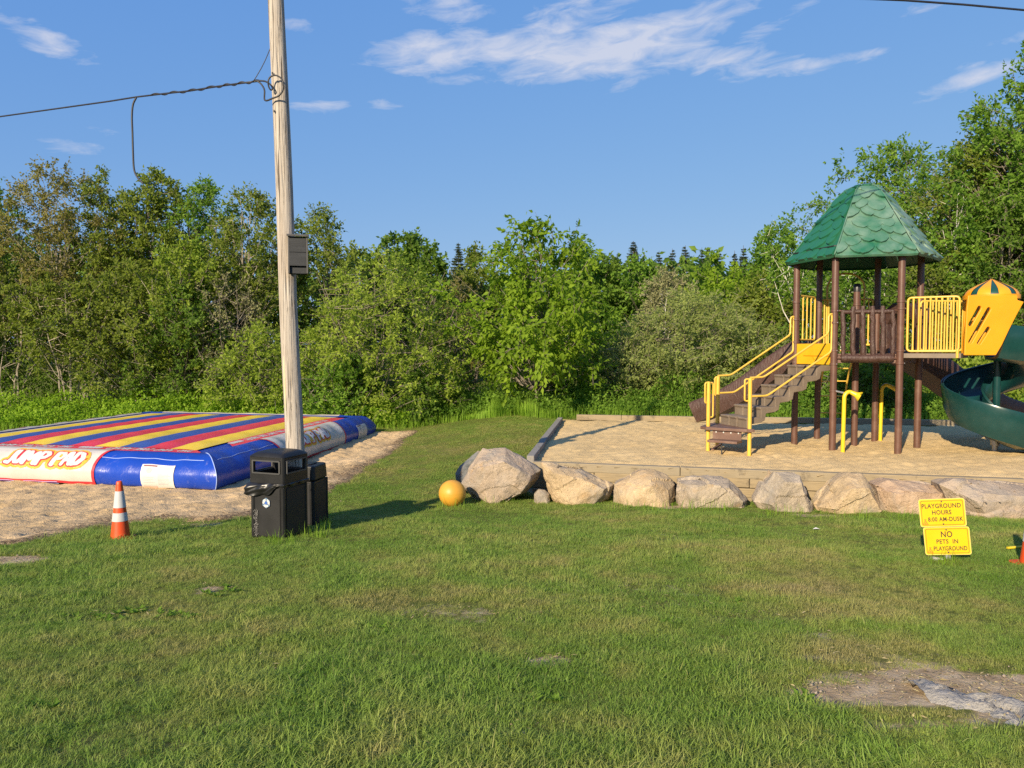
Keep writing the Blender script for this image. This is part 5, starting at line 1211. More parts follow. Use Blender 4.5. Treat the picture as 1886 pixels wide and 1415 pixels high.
def litter_bin():
    S = .44; ux, uy, c = bin_frame((-2.53, 9.66, 0), R(10), S); z0 = gz(c.x, c.y) - .015
    T = thing('litter_bin', 'black lidded litter bin half hidden behind the utility pole', 'bin', (c.x, c.y, z0))
    P = lambda x, y, z: Vector((c.x, c.y, z0 + z)) + ux * x + uy * y
    m = MB(); rbox(m, c, ux, uy, S - .03, S - .03, z0, z0 + .60, ch=.03); m.build('body', MT['black'], T, bevel=.006)
    for dx, dy in ((-1, -1), (1, -1), (1, 1), (-1, 1)):
        m = MB(); cc = P(dx * (S / 2 - .028), dy * (S / 2 - .028), 0); rbox(m, cc, ux, uy, .056, .056, z0, z0 + .60, ch=.016); m.build('corner_post', MT['black'], T, bevel=.004)
    for ax, ay in ((0, -1), (1, 0)):
        q = P(ax * (S / 2 - .012), ay * (S / 2 - .012), .31); Mx = Matrix((ux, uy, Vector((0, 0, 1)))).transposed().to_4x4(); Mx.translation = q
        m = MB(); m.box(None, (.31, .01, .52) if ax == 0 else (.01, .31, .52), 0, 0, Mx); m.build('side_panel', MT['black_panel'], T, bevel=.004)
    m = MB(); rbox(m, c, ux, uy, S, S, z0 + .61, z0 + .80, ch=.035, top_in=.012); m.build('lid', MT['black'], T, bevel=.02)
    m = MB(); rbox(m, c, ux, uy, .24, .24, z0 + .799, z0 + .815, ch=.03); m.build('lid_flap', MT['black'], T, bevel=.004)
litter_bin()

# ================================================================== BALL, CONES, SIGN
def ball():
    p = at(833, 912, 11.45); r = .205; z = gz(p.x, p.y) + r - .015
    bm = bmesh.new(); bmesh.ops.create_icosphere(bm, subdivisions=5, radius=r)
    for v in bm.verts:      # moulded seam and slightly slack skin
        v.co *= 1 - .006 * math.exp(-(v.co.z / .006) ** 2) + .004 * mnoise.noise(v.co * 6)
    bmesh.ops.translate(bm, verts=bm.verts, vec=(0, 0, r)); me = bpy.data.meshes.new('ball'); bm.to_mesh(me); bm.free()
    me.polygons.foreach_set('use_smooth', [True] * len(me.polygons)); me.materials.append(MT['ball']); o = bpy.data.objects.new('ball', me); COL.objects.link(o); o.location = (p.x, p.y, z - r); o.rotation_euler = (0, 0, .6)
    tag(o, 'yellow ball lying on the grass against the largest boulder', 'ball')
ball()
def cone(label, x, y, H, rz, group):
    z = gz(x, y) - .02; T = thing('traffic_cone', label, 'traffic cone', (x, y, z), group)
    rad = lambda t: .108 * H / .7 * (1 - t) + .030 * t
    B = [(0, .31, 'orange', 'cone_body'), (.31, .455, 'reflective', 'reflective_collar'), (.455, .545, 'orange', 'cone_body'), (.545, .83, 'reflective', 'reflective_collar'), (.83, 1.0, 'orange', 'cone_body')]
    base = .025; h = H - base
    for t0, t1, mat, nm in B:
        k = 0.0035 if mat == 'reflective' else 0; m = MB()
        prof = [(rad(t0 + (t1 - t0) * j / 3) + k, base + h * (t0 + (t1 - t0) * j / 3)) for j in range(4)]
        if t1 == 1.0: prof = prof[:-1] + [(rad(.985), base + h * .985), (rad(1) * .8, base + h), (rad(1) * .55, base + h), (rad(1) * .5, base + h - .03)]
        m.lathe(prof, (x, y, z), 28); m.build(nm, MT[mat], T, smooth=40)
    m = MB(); w = .30 * H / .7; ux, uy = Vector((math.cos(rz), math.sin(rz), 0)), Vector((-math.sin(rz), math.cos(rz), 0)); rbox(m, Vector((x, y, 0)), ux, uy, w, w, z - .01, z + .03, ch=.03); m.build('base', MT['orange'], T, bevel=.006)
    return T
pc = ground(222, 992); cone('orange traffic cone with two white bands standing before the inflatable', pc.x, pc.y, .68, .3, None)
pc2 = ground(1900, 1040); cone('orange traffic cone cut off by the picture edge beyond the yellow signs', pc2.x + .012, pc2.y, .70, .1, None)
m = MB(); a = ground(1861, 1019) + Vector((0, .05, .04)); bq = ground(1915, 1019) + Vector((0, .1, .05)); m.tube([a, a.lerp(bq, .5), bq, bq + (bq - a) * .6], .014, 8)
tag(m.build('yellow_rod', MT['lemon'], None, a, smooth=60), 'short yellow rod lying in the grass behind the cut-off cone', 'rod')

def text_flat(body, h, cx, cz, width=None, track=1.0, fn=None, mat=None, parent=None, name='lettering', bold=0.0):
    cu = bpy.data.curves.new('t', 'FONT'); cu.body = body; cu.size = 1; cu.align_x = 'CENTER'; cu.space_character = track; cu.offset = bold; cu.resolution_u = 3; cu.fill_mode = 'FRONT'
    to = bpy.data.objects.new('t', cu); COL.objects.link(to); dg = bpy.context.evaluated_depsgraph_get(); dg.update()
    me = bpy.data.meshes.new_from_object(to.evaluated_get(dg)); bpy.data.objects.remove(to); bpy.data.curves.remove(cu)
    co = np.array([v.co[:] for v in me.vertices]); fs = [tuple(p.vertices) for p in me.polygons]; bpy.data.meshes.remove(me)
    x0, x1 = co[:, 0].min(), co[:, 0].max(); y0, y1 = 0.0, .69; k = h / (y1 - y0); kx = width / (x1 - x0) if width else k
    root = list(range(len(co)))
    def find(i):
        while root[i] != i: root[i] = root[root[i]]; i = root[i]
        return i
    for f in fs:
        for i in f[1:]: root[find(i)] = find(f[0])
    for r in sorted({find(f[0]) for f in fs}):      # every letter its own piece
        ff = [f for f in fs if find(f[0]) == r]; ids = sorted({i for f in ff for i in f}); mp = {i: j for j, i in enumerate(ids)}
        b = MB(); b.add([fn(cx + (co[i, 0] - (x0 + x1) / 2) * kx, cz + (co[i, 1] - (y0 + y1) / 2) * k) for i in ids], [tuple(mp[i] for i in f) for f in ff]); b.build('letter', MT[mat], parent, normals=False)
def signs():
    Y = 7.27; foot_ = ground(1749, 1034); yaw = R(-20); roll = R(6.2)
    T = thing('playground_sign', 'two yellow playground notices one above the other on a leaning low post', 'sign', tuple(foot_))
    c1 = at(1735.5, 944.5, Y); c2 = at(1744.5, 996.5, Y)
    # sign axes: lean in its own plane, turned a little towards the lawn
    ex0 = Vector((math.cos(yaw), math.sin(yaw), 0)); nn = Vector((math.sin(yaw), -math.cos(yaw), 0)); ez0 = Vector((0, 0, 1))
    ex = ex0 * math.cos(roll) + ez0 * math.sin(roll); ez = ez0 * math.cos(roll) - ex0 * math.sin(roll)
    m = MB(); top_ = c1 + ez * .10 - nn * .055; bot_ = c2 - ez * .42 - nn * .045; m.beam(bot_, top_, .05, .05); m.build('post', MT['galv'], T, bevel=.005)
    def plate(c, W, H, lines, mark):
        def rr(w, h, r, o, n=5):
            return [c + ex * (sx * (w / 2 - r) + r * math.cos(a)) + ez * (sz * (h / 2 - r) + r * math.sin(a)) + nn * o for sx, sz, a0 in ((1, 1, 0), (-1, 1, 90), (-1, -1, 180), (1, -1, 270)) for a in [R(a0 + 90 * k / n) for k in range(n + 1)]]
        m = MB(); poly = rr(W, H, .022, 0); m.prism(poly, nn * -.004); pl = m.build('sign_panel', MT['signedge'], T)
        m = MB(); m.add(rr(W - .014, H - .014, .018, .0012), [tuple(range(24))]); m.build('sign_face', MT['signy'], pl, normals=False)
        o1, o2 = rr(W - .034, H - .034, .014, .0022), rr(W - .042, H - .042, .012, .0022); n = len(o1)
        m = MB(); m.add(o1 + o2, [(k, (k + 1) % n, n + (k + 1) % n, n + k) for k in range(n)]); m.build('border_line', MT['signink'], pl, normals=False)
        fn = lambda x, z: c + ex * x + ez * z + nn * .0024
        for body, h, z, w, cxx in lines: text_flat(body, h, cxx, z, w, 1.08, fn, 'signink', pl, 'lettering', .022)
        mx, mz = mark; m = MB()
        f2 = lambda x, z, o=.0032: c + ex * (mx + x) + ez * (mz + z) + nn * o
        for (xa, za, xb, zb, o) in ((-.022, -.02, .007, .034, .0032), (.022, -.02, -.007, .034, .0034), (-.026, -.021, .026, -.021, .0036)):
            l = math.hypot(xb - xa, zb - za); px_, pz_ = -(zb - za) / l * .0035, (xb - xa) / l * .0035
            m.add([f2(xa + px_, za + pz_, o), f2(xa - px_, za - pz_, o), f2(xb - px_, zb - pz_, o), f2(xb + px_, zb + pz_, o)], [(0, 1, 2, 3)])
        m.add([f2(-.009, -.015, .0038), f2(.009, -.015, .0038), f2(0, .006, .0038)], [(0, 1, 2)]); m.build('tent_mark', MT['signorange'], pl, normals=False)
        for s in (1, -1):
            m = MB(); m.lathe([(.0001, .001), (.007, .001), (.007, .004), (.003, .006)], (0, 0, 0), 10); q = Matrix((ex, ez, nn)).transposed()
            m.v = [tuple(c + ez * (s * (H / 2 - .028)) + q @ Vector(v)) for v in m.v]; m.build('bolt', MT['brown'], pl)
    W, H = .395, .272
    plate(c1, W, H, [('PLAYGROUND', .042, .068, .335, -.005), ('HOURS', .042, .005, .165, -.005), ('8:00 AM-DUSK', .040, -.062, .300, .022)], (-.152, -.092))
    plate(c2, W, H, [('NO', .056, .066, .098, .0), ('PETS  IN', .040, -.004, .185, .0), ('PLAYGROUND', .040, -.072, .285, .022)], (-.152, -.092))
signs()

# ================================================================== PLAY TOWER
def play_tower():
    C = Vector((6.81, 15.05, 0)); RH = 1.13; Z0 = SANDZ
    T = thing('play_tower', 'playground tower with green leaf roof, brown posts, yellow rails, stairs and slides', 'play structure', (C.x, C.y, Z0))
    hx = lambda deg, r=RH: Vector((C.x + r * math.cos(R(deg)), C.y + r * math.sin(R(deg)), 0))
    A = dict(P1=226, P2=286, P3=346, P5=46, P7=106, P6=166)
    P = {k: hx(a) for k, a in A.items()}
    Zv = lambda v, z: Vector((v.x, v.y, z))
    # posts with clamp collars
    rings = dict(P1=[1.43, 1.93, 2.18, 2.70, 2.92], P2=[1.95, 2.18, 2.95, 3.08], P3=[2.2, 3.1], P5=[2.2, 3.1], P7=[2.3, 3.1], P6=[1.95, 2.35, 2.80, 3.15])
    for k, p in P.items():
        m = MB(); m.tube([Zv(p, Z0 - .05), Zv(p, 2.0), Zv(p, 4.08)], .0625, 20); po = m.build('post', MT['brown'], T, smooth=50)
        for z in rings[k]:
            m = MB(); m.lathe([(.063, -.022), (.075, -.018), (.075, .018), (.063, .022)], Zv(p, z), 20); m.build('collar', MT['brown'], po, smooth=50)
            m = MB(); a = R(A[k] + 60); m.box((p.x + .078 * math.cos(a), p.y + .078 * math.sin(a), z), (.014, .014, .014)); m.build('bolt', MT['galv'], po)
    pc = Vector((6.77, 14.98, 0)); m = MB(); m.tube([Zv(pc, Z0 - .05), Zv(pc, 3.36)], .0625, 20); po = m.build('post', MT['brown'], T, smooth=50)
    m = MB(); m.lathe([(.066, 3.33), (.068, 3.46), (.05, 3.49), (.001, 3.495)], Zv(pc, 0), 20); m.build('post_cap', MT['cap_roof_shade'], po, smooth=50)
    m = MB(); m.lathe([(.063, -.022), (.075, -.018), (.075, .018), (.063, .022)], Zv(pc, 3.08), 20); m.build('collar', MT['brown'], po, smooth=50)
    # deck: perforated planks of a hexagon
    DZ = 2.12
    m = MB(); poly = [Zv(hx(a, RH - .02), DZ) for a in range(46, 400, 60)]; m.prism(poly, (0, 0, -.035)); dk = m.build('deck', MT['brown_plate'], T, bevel=.004)
    m = MB(); r0 = RH - .05
    for i in range(6): m.beam(Zv(hx(46 + 60 * i, r0), DZ - .105), Zv(hx(106 + 60 * i, r0), DZ - .105), .05, .13)
    m.build('deck_frame', MT['brown_plate'], dk)
    # roof
    ZE, ZA = 3.95, 5.44
    prof = [(1.41, ZE - .03), (1.20, 4.19), (1.01, 4.455), (.84, 4.69), (.68, 4.90), (.485, 5.16), (.35, 5.30), (.21, 5.365), (.0, ZA - .05)]
    RC = C + Vector((.09, .02, 0))
    rp = lambda t: (float(np.interp(t, np.linspace(0, 1, len(prof)), [p[0] for p in prof])), float(np.interp(t, np.linspace(0, 1, len(prof)), [p[1] for p in prof])))
    ln = [0]
    for i in range(1, len(prof)): ln.append(ln[-1] + math.hypot(prof[i][0] - prof[i - 1][0], prof[i][1] - prof[i - 1][1]))
    def rs_(s): return float(np.interp(s * ln[-1], ln, [p[0] for p in prof])), float(np.interp(s * ln[-1], ln, [p[1] for p in prof]))
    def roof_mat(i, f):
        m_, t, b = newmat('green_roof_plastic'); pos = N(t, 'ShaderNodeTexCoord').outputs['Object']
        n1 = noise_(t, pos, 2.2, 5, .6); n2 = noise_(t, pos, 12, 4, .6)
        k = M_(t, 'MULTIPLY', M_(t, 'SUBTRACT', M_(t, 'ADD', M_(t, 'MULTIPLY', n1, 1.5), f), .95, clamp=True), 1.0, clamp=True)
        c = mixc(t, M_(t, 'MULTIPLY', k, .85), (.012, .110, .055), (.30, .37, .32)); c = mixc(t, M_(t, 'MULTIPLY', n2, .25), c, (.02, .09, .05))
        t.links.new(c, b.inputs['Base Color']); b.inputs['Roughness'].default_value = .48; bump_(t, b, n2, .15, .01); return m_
    angs = [46, 106, 166, 226, 286, 346]
    for i, a0 in enumerate(angs):
        u0, u1 = Vector((math.cos(R(a0)), math.sin(R(a0)), 0)), Vector((math.cos(R(a0 + 60)), math.sin(R(a0 + 60)), 0))
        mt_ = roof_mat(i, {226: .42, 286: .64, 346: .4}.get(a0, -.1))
        def S(u, s, o=0.0, u0=u0, u1=u1):
            r, z = rs_(s); e = (u0.lerp(u1, u)); bul = 1 + .05 * math.sin(PI * u) * (1 - s); ed = u0.lerp(u1, .5).normalized()
            rr_, zz_ = rs_(min(1, s + .03)); sl = Vector((rr_ - r, 0, zz_ - z)); nrm_ = Vector((sl.z, 0, -sl.x)).normalized() if sl.length > 0 else Vector((0, 0, 1))
            o2 = o + .018 * math.exp(-(min(u, 1 - u) / .05) ** 2) * (s < .97)
            return Vector((RC.x, RC.y, 0)) + e * r * bul + ed * nrm_.x * o2 + Vector((0, 0, z + nrm_.z * o2))
        m = MB(); m.grid(lambda u, v: S(u, v * .995), 12, 20); m.grid(lambda u, v: S(u, 0, .0) + Vector((0, 0, -.035 * v)) - u0.lerp(u1, u) * .03 * v, 12, 1)
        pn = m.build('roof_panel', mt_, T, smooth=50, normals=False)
        rows = 9; rr = random.Random(40 + i)
        for r_ in range(rows):
            s0 = r_ / rows * .93 - .004 + (.02 if r_ else 0); wd = rs_(max(0, s0))[0]; cnt = max(1, round(wd * 4.2)); hs = .95 / rows * 1.55
            for k in range(cnt):
                ua = (k + (.5 if r_ % 2 else 0)) / cnt - (.0 if r_ % 2 == 0 else 0); 
                if r_ % 2 and k == cnt - 1: continue
                uc = ua + .5 / cnt; hw = .60 / cnt * rr.uniform(.85, 1.2); jt = rr.uniform(-.034, .034); tw = rr.uniform(-.8, .8)
                out = [(0, 0), (.55, .13), (.95, .38), (1.0, .62), (.62, .9), (0, 1), (-.62, .9), (-1.0, .62), (-.95, .38), (-.55, .13)]
                lf = MB(); vs = []
                for (x, y) in out:
                    uu = min(.995, max(.005, uc + (x + tw * (1 - y)) * hw)); ss = min(.97, max(-.012, s0 + jt + y * hs)); vs.append(S(uu, ss, .046 * (1 - y) + .004))
                ctr = S(min(.99, max(.01, uc)), min(.96, max(0, s0 + jt + .42 * hs)), .052)
                low = [S(min(.995, max(.005, uc + (x + tw * (1 - y)) * hw)), min(.97, max(-.012, s0 + jt + y * hs)), -.004) for x, y in out]
                n = len(out); lf.add(vs + [ctr] + low, [(q, (q + 1) % n, n) for q in range(n)] + [((q + 1) % n, q, n + 1 + q, n + 1 + (q + 1) % n) for q in range(n)])
                lf.build('leaf', mt_, pn, smooth=38)
        m = MB(); m.tube([S(0, s, .012) for s in np.linspace(0, .97, 16)], [.016 - .008 * k / 15 for k in range(16)], 6); m.build('ridge', mt_, pn, smooth=180)
    m = MB(); poly = [Zv(hx(a, 1.22), ZE + .16) for a in range(46, 400, 60)]; m.prism(poly, (0, 0, .02)); m.build('roof_shade_sheet', MT['cap_roof_shade'], T)  # added black sheet, stands in for the darkness inside the hollow roof
    m = MB(); m.lathe([(.36, 5.28), (.30, 5.34), (.18, 5.385), (.001, 5.405)], Zv(RC, 0), 12); m.build('roof_cap', roof_mat(9, .5), T, smooth=180)

    # yellow barrier with bars
    def barrier(p0, p1, z0, z1, nb, label=None, r=.020, rb=.016, mat='yellow'):
        d = (p1 - p0); L = d.length; d.normalize(); c = .06
        def at_(s, z): return p0 + d * s + Vector((0, 0, z))
        pts = [at_(cx_ + c * math.cos(R(a0 + 22.5 * k)), cz_ + c * math.sin(R(a0 + 22.5 * k))) for cx_, cz_, a0 in ((L - c, z0 + c, 270), (L - c, z1 - c, 0), (c, z1 - c, 90), (c, z0 + c, 180)) for k in range(5)]; pts += [pts[0], pts[1]]
        m = MB(); m.tube(pts, r, 10, cap=False); fr = m.build('barrier', MT[mat], T, smooth=60)
        for k in range(1, nb + 1):
            m = MB(); s = L * k / (nb + 1); m.tube([at_(s, z0 + .01), at_(s, z0 + .1), at_(s, z1 - .1), at_(s, z1 - .01)], [rb * 1.25, rb, rb, rb * 1.25], 8); m.build('bar', MT[mat], fr, smooth=60)
        return fr
    # brown log barrier between the two front posts
    e = (P['P2'] - P['P1']).normalized(); out_ = Vector((e.y, -e.x, 0)); a, b = P['P1'] + e * .12 + out_ * .02, P['P2'] - e * .12 + out_ * .02; rr = random.Random(4)
    def log(p, q, r, name, parent, n=10, w=.006):
        m = MB(); pts = [p.lerp(q, k / n) + Vector((rr.gauss(0, w), rr.gauss(0, w), rr.gauss(0, w * .5))) for k in range(n + 1)]
        m.tube(pts, [r * (rr.uniform(.9, 1.1) if 0 < k < n else .8) for k in range(n + 1)], 10); return m.build(name, MT['brown_log'], parent, smooth=60)
    lb = log(Zv(a, 2.04), Zv(b, 2.04), .076, 'log_barrier', T, 14, .007)
    log(Zv(a, 2.90), Zv(b, 2.90), .042, 'top_log', lb)
    for k in range(6):
        p = a.lerp(b, (k + .12) / 5.24); top = 2.93 if k in (0, 5) else 3.0
        log(Zv(p + e * .02, 2.06), Zv(p - e * .0, top), .047 if 0 < k < 5 else .042, 'upright_log', lb)
    for z in (2.04, 2.92):
        for q, w_ in ((P['P1'], a), (P['P2'], b)): m = MB(); m.tube([Zv(q, z), Zv(w_, z)], .016, 8); m.build('bracket', MT['brown'], lb)
    # stairs
    d = Vector((-.961, -.276, 0)); v = Vector((.276, -.961, 0)); M0 = (P['P1'] + P['P6']) / 2 + Vector((.0, .0, 0)); NS = 6; RISE = .19; RUN = 1.78 / NS
    st0 = M0 + d * -.02; W2 = .44
    for k in range(NS):
        z = 1.90 - k * RISE; x0 = k * RUN; x1 = x0 + RUN
        m = MB()
        sec = [(x0 - .02, z), (x1 + .018, z), (x1 + .024, z - .03), (x1, z - .055), (x1, z - .285), (x1 - .085, z - .25), (x1 - .11, z - .12), (x0 - .02, z - .095)]
        for s0, s1, dz in ((-W2, -.155, 0), (-.110, .110, 0), (.155, W2, 0)):
            m.prism([st0 + d * x + v * s0 + Vector((0, 0, zz)) for x, zz in sec], v * (s1 - s0))
        sec2 = [(x0 - .015, z - .024), (x1 - .005, z - .024), (x1 - .018, z - .05), (x1 - .018, z - .27), (x1 - .08, z - .24), (x1 - .10, z - .125), (x0 - .015, z - .098)]
        for s0, s1 in ((-.157, -.108), (.108, .157)): m.prism([st0 + d * x + v * s0 + Vector((0, 0, zz)) for x, zz in sec2], v * (s1 - s0))
        m.build('step', MT['brown_step'], T, bevel=.012)
    M1 = st0 + d * (NS * RUN)
    zf = .76
    Np = M1 + v * .56 + d * .02; Fp = M1 - v * .56 + d * .0; Tp = M1 + d * .50 - v * .06
    plat = [Np + v * .09 - d * .05, Np + v * .07 + d * .11, Tp + d * .10 + v * .10, Tp + d * .12 - v * .08, Fp + d * .10 - v * .09, Fp - v * .09 - d * .06]
    m = MB(); m.prism([Zv(p, zf) for p in plat], (0, 0, -.055)); pl = m.build('transfer_platform', MT['brown_plate'], T, bevel=.008)
    fn_ = (Np - Tp); fl = fn_.length; fn_.normalize(); fo = Vector((fn_.y, -fn_.x, 0))
    if fo.y > 0: fo = -fo
    ctr = (Np + Tp) / 2 + fo * .07
    m = MB(); m.beam(Zv(ctr - fn_ * .27, zf - .14), Zv(ctr + fn_ * .27, zf - .14), .02, .17); m.build('riser_plate', MT['brown_plate'], pl, bevel=.004)
    m = MB(); c2 = ctr + fo * .13; m.beam(Zv(c2 - fn_ * .28, zf - .235), Zv(c2 + fn_ * .28, zf - .235), .26, .045); m.build('lower_step', MT['brown_plate'], pl, bevel=.008)
    for k in range(4):
        m = MB(); q = ctr + fn_ * (-.2 + .14 * k) + fo * .012; m.tube([Zv(q, zf - .085), Zv(q + fo * .012, zf - .085)], .013, 8); m.build('bolt', MT['print_white'], pl)
    m = MB(); q = c2 - fn_ * .05; m.tube([Zv(q, zf - .25), Zv(q, Z0 - .03)], .012, 8); m.build('support_rod', MT['rubber'], pl)
    m = MB(); m.beam(Zv(Fp + v * .10, Z0 + .05), Zv(Tp + v * .0 - d * .10, Z0 + .02), .05, .03); m.build('ground_foot', MT['brown_plate'], pl)
    # yellow newel posts and hand loops
    def loop(c, dirv, z0, z1, w, r, parent):
        m = MB(); q = lambda s, z: c + dirv * s + Vector((0, 0, z)); k = .03
        m.tube([q(0, z1), q(w - k, z1), q(w - k * .3, z1 - k * .3), q(w, z1 - k), q(w, z0 + k), q(w - k * .3, z0 + k * .3), q(w - k, z0), q(0, z0)], r, 8); return m.build('hand_loop', MT['yellow'], parent, smooth=60)
    newel = []
    for p, zt in ((Np, 1.68), (Fp, 1.68), (Tp, 1.60)):
        m = MB(); m.tube([Zv(p, Z0 - .05), Zv(p, zt)], .036, 12); nw = m.build('newel_post', MT['yellow'], T, smooth=50); newel.append(nw)
    imgx = Vector((-1, 0, 0))
    loop(Np, (-v * .2 + d).normalized(), 1.27, 1.665, .10, .016, newel[0])
    loop(Fp, (-v * .2 + d).normalized(), 1.30, 1.665, .06, .016, newel[1])
    loop(Tp, Vector((-.95, -.3, 0)), 1.20, 1.58, .075, .016, newel[2]); loop(Tp, Vector((.95, .3, 0)), .93, 1.58, .10, .016, newel[2])
    # handrails, two bars each side, tied by an upright at the tower post
    for top_p, bot_p in ((P['P1'], Np), (P['P6'], Fp)):
        dd = (bot_p - top_p).normalized(); t0 = top_p + dd * .13; t1 = top_p + dd * .06
        def path(zt, zb, flat): 
            e0 = bot_p - dd * flat; return [Zv(t0, zt), Zv(e0, zb), Zv(bot_p, zb)]
        def rnd(L, r=.05):
            o = [L[0]]
            for i in range(1, len(L) - 1):
                a_ = (L[i - 1] - L[i]).normalized(); b_ = (L[i + 1] - L[i]).normalized(); o += [L[i] + a_ * r, L[i] + (a_ + b_) * r * .3, L[i] + b_ * r]
            return o + [L[-1]]
        up = [Zv(top_p, 2.86), Zv(t0, 2.86), Zv(t0, 2.50), Zv(bot_p - dd * .28, 1.70), Zv(bot_p, 1.69)]
        lo_ = [Zv(t1, 2.84), Zv(t1, 2.16), Zv(bot_p - dd * .36, 1.36), Zv(bot_p, 1.35)]
        for L in (up, lo_): m = MB(); m.tube(rnd(L), .019, 10); m.build('handrail', MT['yellow'], T, smooth=60)
        m = MB(); m.tube([Zv(top_p, 2.14), Zv(t1, 2.14)], .016, 8); m.build('rail_bracket', MT['yellow'], T)
    # yellow kick panel at the head of the stairs
    e2 = (P['P6'] - P['P1']).normalized(); a, b = P['P1'] + e2 * .06, P['P6'] - e2 * .06; io = Vector((d.x, d.y, 0)) * .012
    m = MB(); q = (a + b) / 2; m.beam(Zv(a + io, 2.115), Zv(b + io, 2.115), .02, .40); kp = m.build('kick_panel', pm('bright_yellow_panel', (.70, .37, .012), .42, .06, 3), T, bevel=.006)
    m = MB(); m.beam(Zv(a.lerp(b, .02) + io * 1.9, 2.08), Zv(a.lerp(b, .78) + io * 1.9, 2.085), .02, .016); m.beam(Zv(a.lerp(b, .5) + io * 1.9, 2.06), Zv(a.lerp(b, .46) + io * 1.9, 2.01), .02, .02); m.build('panel_rib', MT['yellow_panel'], kp)
    # barriers round the far side of the deck
    e3 = (P['P7'] - P['P6']).normalized(); barrier(P['P6'] + e3 * .12, P['P7'] - e3 * .22, 2.40, 3.29, 3)
    e4 = (P['P5'] - P['P7']).normalized(); barrier(P['P7'] + e4 * .02, P['P7'] + e4 * .36, 2.30, 3.25, 3); barrier(P['P5'] - e4 * .42, P['P5'] - e4 * .08, 2.30, 3.25, 3)
    # arch hand hold over the climber opening
    u = Vector((math.cos(R(76)), math.sin(R(76)), 0)); q0, q1 = P['P7'] + e4 * .16 + u * .05, P['P5'] - e4 * .24 + u * .05
    pts = [Zv(q0, 2.1), Zv(q0, 3.5)] + [Zv(q0.lerp(q1, .5 - .5 * math.cos(PI * k / 10)), 3.5 + .30 * math.sin(PI * k / 10)) for k in range(1, 10)] + [Zv(q1, 3.5), Zv(q1, 2.1)]
    m = MB(); m.tube(pts, .021, 10); m.build('arch_rail', MT['yellow'], T, smooth=60)
    # rung climber leaning away from the far edge
    rails = []
    for s in (-.28, .28):
        o = (P['P7'] + P['P5']) / 2 + e4 * s; pts = []
        for k in range(15):
            t = k / 14; pts.append(Zv(o + u * (.05 + 1.9 * math.sin(t * PI / 2)), 2.2 - (2.2 - Z0 + .05) * (1 - math.cos(t * PI / 2)) if False else 2.25 - (2.3 - Z0) * (t ** 1.7)))
        m = MB(); m.tube(pts, .021, 8); m.build('climber_rail', MT['yellow'], T, smooth=60); rails.append(pts)
    for k in range(2, 14, 2): m = MB(); m.tube([rails[0][k], rails[1][k]], .014, 8); m.build('rung', MT['yellow'], T)
    # straight moulded slides
    sec = [(-.33, -.10), (.33, -.10), (.37, .10), (.385, .33), (.35, .37), (.30, .34), (.275, .08), (.22, .03), (-.22, .03), (-.275, .08), (-.30, .34), (-.35, .37), (-.385, .33), (-.37, .10)]
    def slide(a, b, name):
        n = 18; path = []
        for k in range(n + 1):
            t = k / n; z = a.z + (b.z - a.z) * (t if t < .8 else .8 + (t - .8) * .55 + 0) + .03 * math.sin(t * 9); path.append(Zv(a.lerp(b, t), z))
        m = MB(); m.sweep(path, sec); return m.build(name, MT['brown_log'], T, smooth=50)
    mid = (P['P6'] + P['P7']) / 2
    slide(Zv(mid + Vector((.10, -.05, 0)), 2.12), Zv(Vector((4.35, 17.35, 0)), .50), 'log_slide')
    m = MB(); m.beam((4.60, 17.12, .50), (4.60, 17.12, Z0 - .03), .06, .06); m.build('slide_foot', MT['rubber'], T)
    mid = (P['P3'] + P['P5']) / 2; slide(Zv(mid, 2.08), Zv(mid + Vector((.96, .28, 0)) * 3.1, .50), 'straight_slide')
    q = mid + Vector((.96, .28, 0)) * 2.9; m = MB(); m.tube([Zv(q, .6), Zv(q, Z0 - .03)], .04, 10); m.build('slide_foot', MT['rubber'], T)
    w = Vector((-.28, .96, 0)); sm = MB()
    pts = [mid + w * s + Vector((.05, .015, z)) for s, z in ((-.42, 2.15), (-.44, 2.75), (-.40, 3.0), (-.2, 3.12), (.2, 3.14), (.40, 3.02), (.44, 2.75), (.42, 2.15), (.34, 2.15), (.34, 2.72), (.2, 2.92), (-.2, 2.92), (-.34, 2.72), (-.34, 2.15))]
    sm.prism(pts, Vector((.96, .28, 0)) * .34); sm.build('slide_hood', MT['brown_log'], T, bevel=.015)
    # side deck, its barriers and the yellow hood of the spiral slide
    n0 = P['P2'] + Vector((.10, -.05, 0)); n1 = Vector((7.92, 13.50, 0)); f0 = P['P3'] + Vector((.05, -.05, 0)); f1 = Vector((8.50, 14.25, 0))
    m = MB(); m.prism([Zv(p, 2.13) for p in (P['P2'], n1 + Vector((.05, 0, 0)), f1 + Vector((.05, 0, 0)), P['P3'])], (0, 0, -.085)); m.build('side_deck', MT['brown_step'], T, bevel=.005)
    barrier(n0, n1, 2.17, 3.14, 8); barrier(f0.lerp(f1, .0) + Vector((-.36, -.55, 0)), f1 + Vector((-.1, -.05, 0)), 2.18, 3.10, 6)
    m = MB(); m.tube([Zv(n1 + Vector((-.02, 0, 0)), 2.2), Zv(n1 + Vector((-.02, 0, 0)), 2.05)], .024, 8); m.build('rail_bracket', MT['yellow'], T)
    yn, yf = 13.30, 14.16
    zx = lambda x_, y_: ((1260 + x_ * .3817 - CX) / F, CAMZ - (320 + y_ * .3817 - HY) / F * yn)
